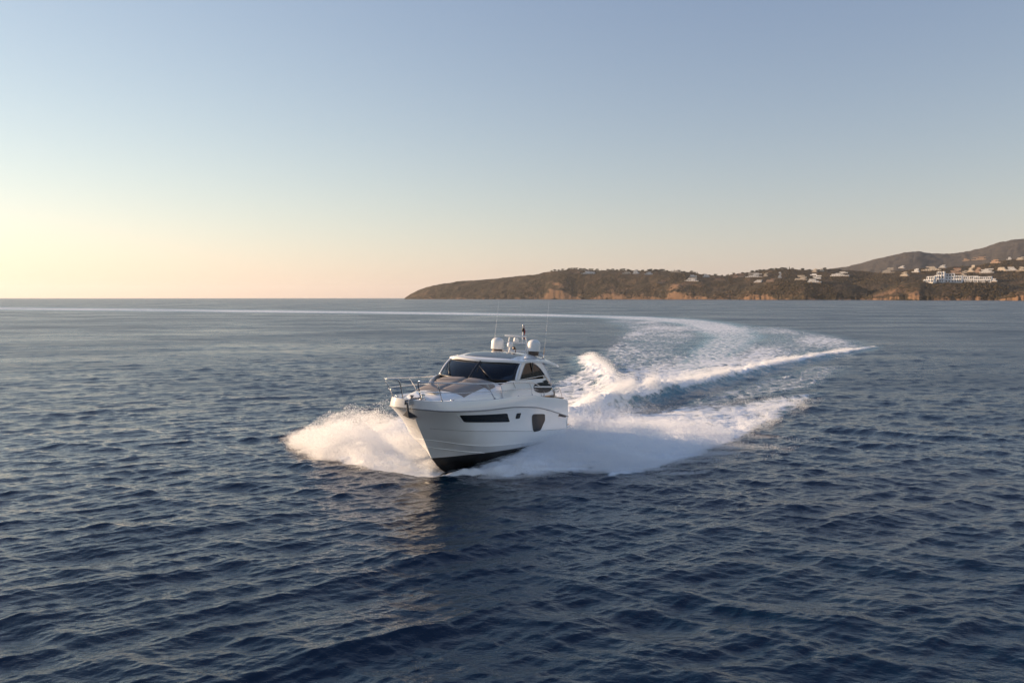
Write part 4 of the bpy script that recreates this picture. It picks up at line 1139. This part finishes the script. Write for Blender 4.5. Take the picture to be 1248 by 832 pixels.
land('headland', [(493, 363.4), (499, 359.5), (507, 355), (520, 350), (535, 346.6), (550, 344.6), (570, 342.6), (590, 341), (610, 339), (630, 336.6), (650, 335), (668, 332.6), (682, 330.2), (700, 328.6), (720, 329.4), (740, 330.6), (770, 330.6), (800, 330), (820, 331.2), (840, 332.4), (860, 335.4), (880, 336.6), (900, 334.6), (920, 332), (940, 329.4), (960, 328.9), (990, 330.4), (1010, 329.4), (1040, 331), (1070, 334), (1100, 338), (1130, 345)],
     [(493, 5000), (560, 4750), (700, 4300), (790, 3950), (870, 3600), (1000, 3250), (1130, 3050)], (350, 900), HM, [(516, 524, .5), (668, 694, 1), (730, 745, .35), (816, 840, .9), (848, 858, .3)], 0.10, 17, 620, 76)
land('hillside', [(1040, 338), (1060, 334), (1085, 331), (1110, 329), (1140, 327.5), (1165, 326.5), (1180, 326), (1200, 322.5), (1220, 319.6), (1248, 317.4), (1290, 313), (1390, 318)],
     [(1040, 3080), (1150, 2900), (1248, 2760), (1390, 2500)], 900, HM, (), 0.10, 14, 260, 60, bare_k=0.7)
land('bluff', [(896, 363.2), (901, 357), (910, 351.5), (922, 346.8), (936, 343), (950, 341), (968, 341.6), (990, 342.6), (1010, 343.2), (1030, 345.2), (1046, 348.6), (1058, 355), (1066, 363)],
     [(896, 3330), (980, 3080), (1066, 2980)], 190, HM, [(898, 922, 1), (934, 940, .4), (1052, 1066, .8)], 0.16, 9, 260, 56)
land('promontory', [(1056, 363), (1062, 359), (1070, 355.5), (1082, 350.5), (1094, 346), (1108, 343), (1122, 342.2), (1140, 343.6), (1165, 344.2), (1190, 344.4), (1215, 346), (1240, 349), (1265, 351), (1320, 352), (1390, 350)],
     [(1056, 2760), (1120, 2600), (1190, 2500), (1248, 2420), (1390, 2200)], 210, HM, [(1056, 1098, .9), (1106, 1120, 1), (1178, 1192, .5)], 0.14, 9, 320, 56)
land('rocky_point', [(1214, 363.6), (1222, 361), (1230, 357.4), (1238, 354), (1246, 352.6), (1262, 351), (1300, 352), (1350, 358)],
     [(1214, 2330), (1350, 2080)], 90, HM, [(1216, 1400, 1)], 0.3, 6, 140, 44, bare_k=1.3)

# ---- where a line of sight meets the hills
_lv = []; _lf = []; _n = 0
for o, V, F in LANDS:
    _lv.append(V.reshape(-1, 3)); _lf.append(F + _n); _n += V.shape[0] * V.shape[1]
LV_ = np.concatenate(_lv); LF_ = np.concatenate(_lf)
land_bvh = BVHTree.FromPolygons(LV_.tolist(), LF_.tolist())
def look(px, py):
    c, s = math.cos(PITCH), math.sin(PITCH); b_ = -(py - 416) / FPX
    d = Vector(((px - 624) / FPX, c + b_ * s, -s + b_ * c)).normalized()
    h = land_bvh.ray_cast(Vector((0, 0, CAM_H)), d)
    return h[0]
def on_hill(px, py):
    for k in range(40):
        h = look(px, py + 0.25 * k)
        if h is not None: return h
    return None

# ---- scrub that covers the slopes: one mass of small bushes
def scrub(n, size, seed):
    g = np.random.default_rng(seed)
    tri = LV_[LF_]                                   # (m,4,3)
    c = tri.mean(1); dist_ = np.hypot(c[:, 0], c[:, 1])
    ar = np.linalg.norm(np.cross(tri[:, 2] - tri[:, 0], tri[:, 3] - tri[:, 1]), axis=1) / 2
    nz = np.abs(np.cross(tri[:, 2] - tri[:, 0], tri[:, 3] - tri[:, 1])[:, 2]) / (2 * ar + 1e-9)
    w = ar / dist_ ** 2 * (c[:, 2] > 3) * smooth01(0.55, 0.85, nz) * (c[:, 1] < 4700) * (0.06 + smooth01(0.42, 0.60, fbm(c[:, 0] / 110, c[:, 1] / 110, 4)))
    k = g.choice(len(w), n, p=w / w.sum()); a, b_ = g.random((2, n, 1))
    T4 = tri[k]; P = (T4[:, 0] * (1 - a) + T4[:, 1] * a) * (1 - b_) + (T4[:, 3] * (1 - a) + T4[:, 2] * a) * b_
    r = size * np.exp(g.standard_normal(n) * 0.4)
    base = np.array([(1, 0, 0), (0.3, 0.95, 0), (-0.8, 0.6, 0), (-0.8, -0.6, 0), (0.3, -0.95, 0), (0.5, 0.2, 0.7), (-0.4, 0.35, 0.8), (-0.1, -0.5, 0.75), (0, 0, 1.05)])
    fc = np.array([(0, 1, 5), (1, 2, 6), (1, 6, 5), (2, 3, 6), (3, 4, 7), (3, 7, 6), (4, 0, 7), (0, 5, 7), (5, 6, 8), (6, 7, 8), (7, 5, 8)])
    j = 1 + 0.35 * g.standard_normal((n, 9, 3))
    V = P[:, None, :] + base[None] * j * r[:, None, None] * np.array([1.25, 1.25, 0.8]) - np.array([0, 0, 0.25]) * r[:, None, None]
    F = (np.arange(n) * 9)[:, None, None] + fc[None]
    return V.reshape(-1, 3), F.reshape(-1, 3)
def leaf_mat(name, col, var=0.5):
    m, n, l, b = new_mat(name)
    b.inputs['Roughness'].default_value = 0.8; b.inputs['Specular IOR Level'].default_value = 0.15
    geo = n.new("ShaderNodeNewGeometry"); nz = n.new("ShaderNodeTexNoise"); nz.inputs['Scale'].default_value = 0.05; nz.inputs['Detail'].default_value = 4
    l.new(geo.outputs['Position'], nz.inputs['Vector'])
    ad = n.new("ShaderNodeMath"); ad.operation = 'ADD'; l.new(nz.outputs['Fac'], ad.inputs[0])
    rr_ = n.new("ShaderNodeMath"); rr_.operation = 'MULTIPLY_ADD'; rr_.inputs[1].default_value = 0.5; rr_.inputs[2].default_value = -0.25; l.new(geo.outputs['Random Per Island'], rr_.inputs[0]); l.new(rr_.outputs[0], ad.inputs[1])
    mx = n.new("ShaderNodeMix"); mx.data_type = 'RGBA'; mx.inputs['A'].default_value = (*[c * (1 - var) for c in col], 1); mx.inputs['B'].default_value = (col[0] * (1 + 1.5 * var), col[1] * (1 + var), col[2] * (1 + 0.6 * var), 1)
    l.new(ad.outputs[0], mx.inputs['Factor']); l.new(mx.outputs['Result'], b.inputs['Base Color'])
    return m
M['leaf'] = leaf_mat('maquis_leaves', (0.044, 0.037, 0.023))
M['pine'] = leaf_mat('pine_needles', (0.030, 0.036, 0.018), 0.35)
M['bark'] = simple_mat('pine_bark', (0.10, 0.07, 0.05), 0.9, noise=0.3)
V, F = scrub(42000, 2.5, 21)
sc_ = fast_mesh('scrub', V, F, M['leaf'], None, smooth=False)
tag(sc_, 'dark olive scrub covering the slopes of the rocky headland', 'scrub', kind='stuff')

# ---- single trees standing out along the skyline
def tree_parts(kind, seed):
    g = np.random.default_rng(seed); V = []; F = []
    nl = 260
    for k in range(nl):
        if kind == 'cypress':
            z = 1.0 + 8.5 * g.random(); r = 1.1 * math.sin(min(1, (10 - z) / 7.5) * math.pi / 2) * math.sqrt(g.random()); a = g.random() * 6.28
            c = np.array([r * math.cos(a), r * math.sin(a), z]); s = 0.5
        else:
            lob = g.integers(0, 7); la = lob * 0.9; lc = np.array([2.6 * math.cos(la), 2.2 * math.sin(la), 5.2 + 1.1 * math.sin(lob * 2.1)]) if lob else np.array([0, 0, 6.2])
            q = g.standard_normal(3); q /= np.linalg.norm(q); c = lc + q * np.array([2.0, 2.0, 1.1]) * g.random() ** 0.4; s = 0.75
        q = g.standard_normal((2, 3)); u = q[0] / np.linalg.norm(q[0]); w = np.cross(u, q[1]); w /= np.linalg.norm(w)
        n0 = len(V); V += [c - u * s, c + w * s * 0.6, c + u * s, c - w * s * 0.6]; F.append((n0, n0 + 1, n0 + 2, n0 + 3))
    tk = Acc().add(*tube_geo([(0, 0, -1), (0.1, 0.05, 2), (0.15, 0, 4.5), (0.1, 0, 6.0)], [0.4, 0.32, 0.24, 0.1], 7))
    if kind != 'cypress':
        for a in (0.4, 2.2, 4.1): tk.add(*tube_geo([(0.1, 0, 3.2), (1.0 * math.cos(a), 1.0 * math.sin(a), 4.3), (2.3 * math.cos(a), 2.0 * math.sin(a), 5.2)], [0.2, 0.14, 0.06], 5))
    return V, F, tk
def first_tree(kind, nm, seed):
    r = empty(nm); V, F, tk = tree_parts(kind, seed)
    mesh_obj('crown', V, F, M['pine'], r); tk.build('trunk', M['bark'], r)
    return r
def dup(root):
    r = root.copy(); COL.objects.link(r)
    for ch in list(root.children):
        c = ch.copy(); COL.objects.link(c); c.parent = r
        for gch in list(ch.children):
            d = gch.copy(); COL.objects.link(d); d.parent = c
    return r
def ridge_y(px, a=318, b=345):
    y = a
    while y < b:
        if look(px, y) is not None: return y
        y += 0.15
    return b
protos = [first_tree('pine', 'pine_tree', 3), first_tree('pine', 'pine_tree', 8), first_tree('cypress', 'cypress_tree', 5)]
used = [False] * 3
tree_px = sorted([672, 681, 686, 692, 697, 703, 708, 715, 719, 728, 733, 741, 747, 752, 757, 762, 768, 776, 783, 790, 796, 801, 806, 813, 822, 827, 834, 843, 850, 858, 872, 886, 905, 917, 926, 938, 943, 948, 953, 958, 966, 978, 987, 1005, 676, 684, 694, 700, 706, 712, 722, 744, 760, 765, 793, 798.5, 803.5, 808.5, 825, 830.5, 847, 880, 894, 910, 922, 931, 940.5, 945.5, 950.5, 955.5, 962])
for i, x in enumerate(tree_px):
    k = 2 if i % 7 == 3 else (i % 2)
    y = ridge_y(x); h = on_hill(x, y + 0.25)
    o = protos[k] if not used[k] else dup(protos[k]); used[k] = True
    o.location = h - Vector((0, 0, 3.2)); o.rotation_euler = (0, 0, rng.random() * 6.28)
    sc = (0.9 + 0.8 * rng.random()) * (1.25 if k != 2 else 1.1); o.scale = (sc * 1.3, sc * 1.3, sc * 0.95)
    tag(o, 'slim dark cypress standing up on the headland skyline' if k == 2 else 'dark round crowned pine on the headland skyline among the villas', 'tree', 'trees along the headland skyline')

# ------------------------------------------------------------------ villas on the hills
WALLS = {'white': simple_mat('white_render_wall', (0.78, 0.77, 0.75), 0.8, noise=0.05, nscale=0.3), 'cream': simple_mat('cream_render_wall', (0.62, 0.53, 0.42), 0.8, noise=0.08, nscale=0.3),
         'peach': simple_mat('peach_render_wall', (0.55, 0.38, 0.27), 0.8, noise=0.08, nscale=0.3), 'tan': simple_mat('tan_stone_wall', (0.38, 0.26, 0.17), 0.9, noise=0.2, nscale=0.4)}
M['roofslab'] = simple_mat('pale_flat_roof', (0.55, 0.52, 0.48), 0.9, noise=0.1, nscale=0.3)
M['tile'] = simple_mat('terracotta_tiles', (0.30, 0.15, 0.09), 0.9, noise=0.25, nscale=1.0)
M['window'] = simple_mat('dark_window_glass', (0.06, 0.06, 0.065), 0.15)
M['retain'] = simple_mat('stone_retaining_wall', (0.16, 0.12, 0.085), 0.9, noise=0.3, nscale=0.5)
M['slab'] = simple_mat('concrete_terrace', (0.5, 0.46, 0.4), 0.9, noise=0.1, nscale=0.3)
def villa(px0, px1, py0, py1, col, label, style='flat', seed=0):
    g = random.Random(seed * 7 + 3)
    h = on_hill((px0 + px1) / 2, py1)
    if h is None: return
    d = math.hypot(h.x, h.y); k = d / FPX
    w = (px1 - px0) * k; ht = max(3.6, 1.12 * (py1 - py0) * k); dp = max(7.0, min(16.0, w * 0.55))
    r = empty('villa', (h.x, h.y + dp * 0.3, h.z + 1.6), -math.atan2(h.x, h.y) + -g.uniform(0.12, 0.4))
    floors = max(1, round(ht / 3.4)); fh = ht / floors
    wm = WALLS[col]; A = Acc(); Rf = Acc(); wins = []; foot = Acc().add(*box_geo((0, -0.4, -2.8), (w + 2, dp + 1.6, 5.6)))
    for f in range(floors):
        wf = w * (1.0 if f == 0 else g.uniform(0.55, 0.8) ** (f if f < 3 else 2)); xo = 0 if f == 0 else g.uniform(-1, 1) * (w - wf) * 0.45
        df = dp * (1 - 0.15 * f); y0 = 0.12 * dp * f
        A.add(*box_geo((xo, y0, f * fh + fh / 2), (wf, df, fh - 0.02)))
        if style == 'tile' and f == floors - 1:
            a, b_ = wf / 2 + 0.5, df / 2 + 0.5; z0 = (f + 1) * fh
            Rf.add([(xo - a, y0 - b_, z0), (xo + a, y0 - b_, z0), (xo + a, y0 + b_, z0), (xo - a, y0 + b_, z0), (xo - a * 0.6, y0, z0 + 1.6), (xo + a * 0.6, y0, z0 + 1.6)], [(0, 1, 5, 4), (1, 2, 5), (2, 3, 4, 5), (3, 0, 4), (3, 2, 1, 0)])
        else:
            Rf.add(*box_geo((xo, y0, (f + 1) * fh + 0.16), (wf + 0.3, df + 0.3, 0.3)))
        nw = max(1, min(8, int(wf / 4.2)))
        for q in range(nw):
            xw = xo + (q + 0.5 - nw / 2) * wf / nw
            wins.append((xw, y0 - df / 2, f * fh + fh * 0.48, wf / nw * g.uniform(0.4, 0.62), fh * g.uniform(0.45, 0.62)))
    walls = A.build('wall', wm, r, False)
    Rf.build('roof', M['tile'] if style == 'tile' else M['roofslab'], r, False)
    foot.build('terrace', M['retain'], r, False)
    for (x, y, z, ww, wh) in wins:
        Acc().add(*box_geo((x, y - 0.01, z), (ww, 0.12, wh))).build('window', M['window'], r, False)
    tag(r, label, 'villa', 'villas on the hills')
    return r
VL = [
 (709, 726, 331.0, 334.0, 'white', 'long low bluish white villa below the leftmost skyline pines'), (699, 707, 331.8, 333.6, 'tan', 'low tan house left of the leftmost long white villa'),
 (758.5, 769, 331.8, 334.1, 'cream', 'low cream house left of the taller white house at the middle of the ridge'), (771.5, 779, 329.8, 334, 'white', 'taller white house on the middle of the headland ridge'),
 (786, 795.5, 332, 335, 'white', 'white house just below the ridge, right of the taller white house'), (818, 830, 329.8, 332.2, 'cream', 'grey cream house half hidden among ridge trees above the brown bluff'),
 (802, 812.5, 343, 345.4, 'tan', 'low tan building alone halfway down the headland slope'), (835, 852, 339.6, 343, 'white', 'white terraced villa on the slope over the middle bluff'),
 (841, 849, 335.6, 338, 'white', 'small white house directly above the white terraced villa'), (857, 865, 334.8, 337.8, 'white', 'small white house on the low dip of the ridge'),
 (871, 884, 340, 342.4, 'tan', 'long low tan terrace house below the peach villas'), (894, 899.5, 335, 338.8, 'peach', 'small peach villa at the left end of a ridge row'),
 (900, 909, 334.4, 338, 'peach', 'wider peach villa beside the long white one'), (910, 929, 333.8, 338, 'white', 'long white villa on the ridge above the rounded bluff'),
 (931, 936, 333.6, 337, 'cream', 'small cream house right of the long white ridge villa'), (948.6, 952.6, 333, 339, 'white', 'narrow white tower house standing alone above the bluff'),
 (920, 929, 342, 344.4, 'white', 'low white house near the top of the bluff'), (935, 944, 341, 343.6, 'peach', 'low orange house on the crest of the bluff'),
 (970, 983.5, 336.8, 341.6, 'cream', 'broad cream villa left of the big white block'), (986, 1000.5, 335.6, 344.6, 'white', 'big white two tier villa on top of the bluff'),
 (990.5, 996, 328.6, 331.8, 'cream', 'small cream house on the skyline over the big white villa'), (999, 1004, 328.8, 331, 'cream', 'tiny cream house on the skyline, right of another like it'),
 (1014, 1034, 332.4, 336.8, 'white', 'wide white and cream villa at the foot of the distant mountain'),
 (1077, 1090, 327.8, 333, 'cream', 'stepped cream houses on the slope under the first mountain top'), (1096, 1102.6, 324.6, 327, 'white', 'tiny white house high under the first mountain top'),
 (1099, 1107.4, 332.8, 336.8, 'cream', 'single cream house standing left of the terraced hotel'), (1113, 1120.5, 328.6, 332.2, 'white', 'small white house above the hotel on its left side'),
 (1126.5, 1145, 326.2, 330.2, 'cream', 'long cream row house above the terraced hotel'), (1146, 1152.6, 324, 326.8, 'white', 'small pale house at the top end of the cream row'),
 (1160, 1172, 328.8, 334, 'peach', 'peach house behind the right end of the terraced hotel'), (1172.5, 1178, 331.8, 337.2, 'cream', 'narrow cream house between the two hotel blocks'),
 (1181, 1187.6, 325.4, 331.8, 'cream', 'tall cream house with a turret shape above the long hotel wing'), (1189.6, 1196.5, 328, 332.6, 'peach', 'peach house right of the tall cream one'),
 (1197, 1210, 329, 333, 'white', 'shaded white house above the right end of the long hotel wing'), (1208.4, 1215.2, 340.8, 343.4, 'white', 'small white annex at the right end of the long hotel wing'),
 (1218, 1228, 327.2, 330.6, 'cream', 'pale cream house in the row near the right edge'), (1229, 1238, 326.8, 330.2, 'white', 'white house at the middle of the row near the right edge'), (1241.5, 1249, 326.8, 330.4, 'cream', 'cream house cut by the right edge of the photo'),
 (1228, 1232.8, 314.4, 316.8, 'white', 'tiny white house up on the ridge at far right'), (1241, 1247.6, 314.4, 317, 'cream', 'small cream house on the ridge at the far right edge'),
 (1210, 1219.5, 317.8, 321, 'peach', 'peach house on the hillside crest under the mountain'), (1175, 1181.5, 316, 318, 'tan', 'tiny tan house low on the mountain flank'), (1187, 1201, 314, 316.8, 'tan', 'row of tan roofs on the mountain flank'),
]
for i, v in enumerate(VL): villa(*v, style='tile' if v[4] in ('peach', 'tan') else 'flat', seed=i)

def hotel(px0, px1, py0, py1, label, floors, stepped, seed, yaw):
    g = random.Random(seed); h = on_hill((px0 + px1) / 2, py1); d = math.hypot(h.x, h.y); k = d / FPX
    w = (px1 - px0) * k; ht = (py1 - py0) * k; fh = ht / floors; dp = 17.0
    r = empty('hotel_block', (h.x, h.y + 6, h.z - 0.5), -math.atan2(h.x, h.y) + yaw)
    A = Acc(); Bl = Acc(); Cn = Acc()
    Acc().add(*box_geo((0, -2, -3)[0:3], (w + 8, dp + 10, 6))).build('terrace', M['slab'], r, False)
    nbay = max(4, int(w / g.uniform(5.5, 8))); bw = w / nbay
    for f in range(floors):
        n0 = max(2, nbay - (f if stepped else 0)); sh = ((0.8 if seed % 2 else 1.3) * f if stepped else 0)
        for q in range(n0):
            x = (q + 0.5 - nbay / 2 + sh) * bw; y = 2.2 * f + g.uniform(-2.2, 1.6)
            A.add(*box_geo((x, y, f * fh + fh / 2), (bw - 0.03, dp - 3.5 * f, fh - 0.02)))
            yb = y - (dp - 3.5 * f) / 2
            Bl.add(*box_geo((x, yb - 0.9, f * fh + 0.12), (bw * 0.86, 1.8, 0.22))).add(*box_geo((x, yb - 1.72, f * fh + 0.62), (bw * 0.86, 0.12, 0.78)))
            Cn.add(*box_geo((x - bw * 0.46, yb - 0.95, f * fh + fh / 2), (0.45, 1.75, fh - 0.05)))
            Acc().add(*box_geo((x + 0.2, yb - 0.02, f * fh + fh * 0.45), (bw * g.uniform(0.28, 0.72), 0.12, fh * g.uniform(0.5, 0.75)))).build('window', M['window'], r, False)
            if q == 0 or q == n0 - 1 or g.random() < 0.5:
                A.add(*box_geo((x, y + 1.5, (f + 1) * fh + 0.35), (bw * 0.9, dp - 3.5 * f - 4, 0.6)))
    A.build('wall', WALLS['white'], r, False); Bl.build('balcony', WALLS['white'], r, False); Cn.build('party_wall', WALLS['white'], r, False)
    tag(r, label, 'hotel', 'villas on the hills')
hotel(1129, 1139.5, 337.6, 344, 'low white two storey hotel block at the left end of the hillside terraces', 2, True, 4, -0.55)
hotel(1139, 1151.5, 332.6, 344, 'tallest white hotel block, three stepped storeys on the hill above the promontory', 3, True, 5, -0.42)
hotel(1151.5, 1162.5, 334.4, 344, 'middle white three storey hotel block right of the tallest one', 3, False, 6, -0.2)
hotel(1162, 1172.5, 336.8, 344, 'white two storey hotel block beside the gap in the hotel row', 2, True, 7, -0.35)
hotel(1175, 1190.5, 337.4, 344, 'long pale hotel wing just right of the gap in the hotel row', 2, False, 9, -0.22)
hotel(1191, 1207.5, 338.0, 344, 'long pale hotel wing at the right end of the hotel row', 2, False, 12, -0.34)

# ------------------------------------------------------------------ the air
hz_m = bpy.data.materials.new('haze_air'); hz_m.use_nodes = True
hn = hz_m.node_tree.nodes; hl = hz_m.node_tree.links
for nd in list(hn):
    if nd.type == 'BSDF_PRINCIPLED': hn.remove(nd)
pv = hn.new("ShaderNodeVolumePrincipled"); pv.inputs['Color'].default_value = (0.93, 0.94, 0.96, 1); pv.inputs['Density'].default_value = 0.000022; pv.inputs['Anisotropy'].default_value = 0.3
hl.new(pv.outputs[0], hn["Material Output"].inputs['Volume'])
V, F = box_geo((0, 0, 198.0), (54000, 54000, 408.0))
hz = mesh_obj('haze', V, F, hz_m); tag(hz, 'thin warm evening haze over the sea and the headland', 'haze', kind='stuff')
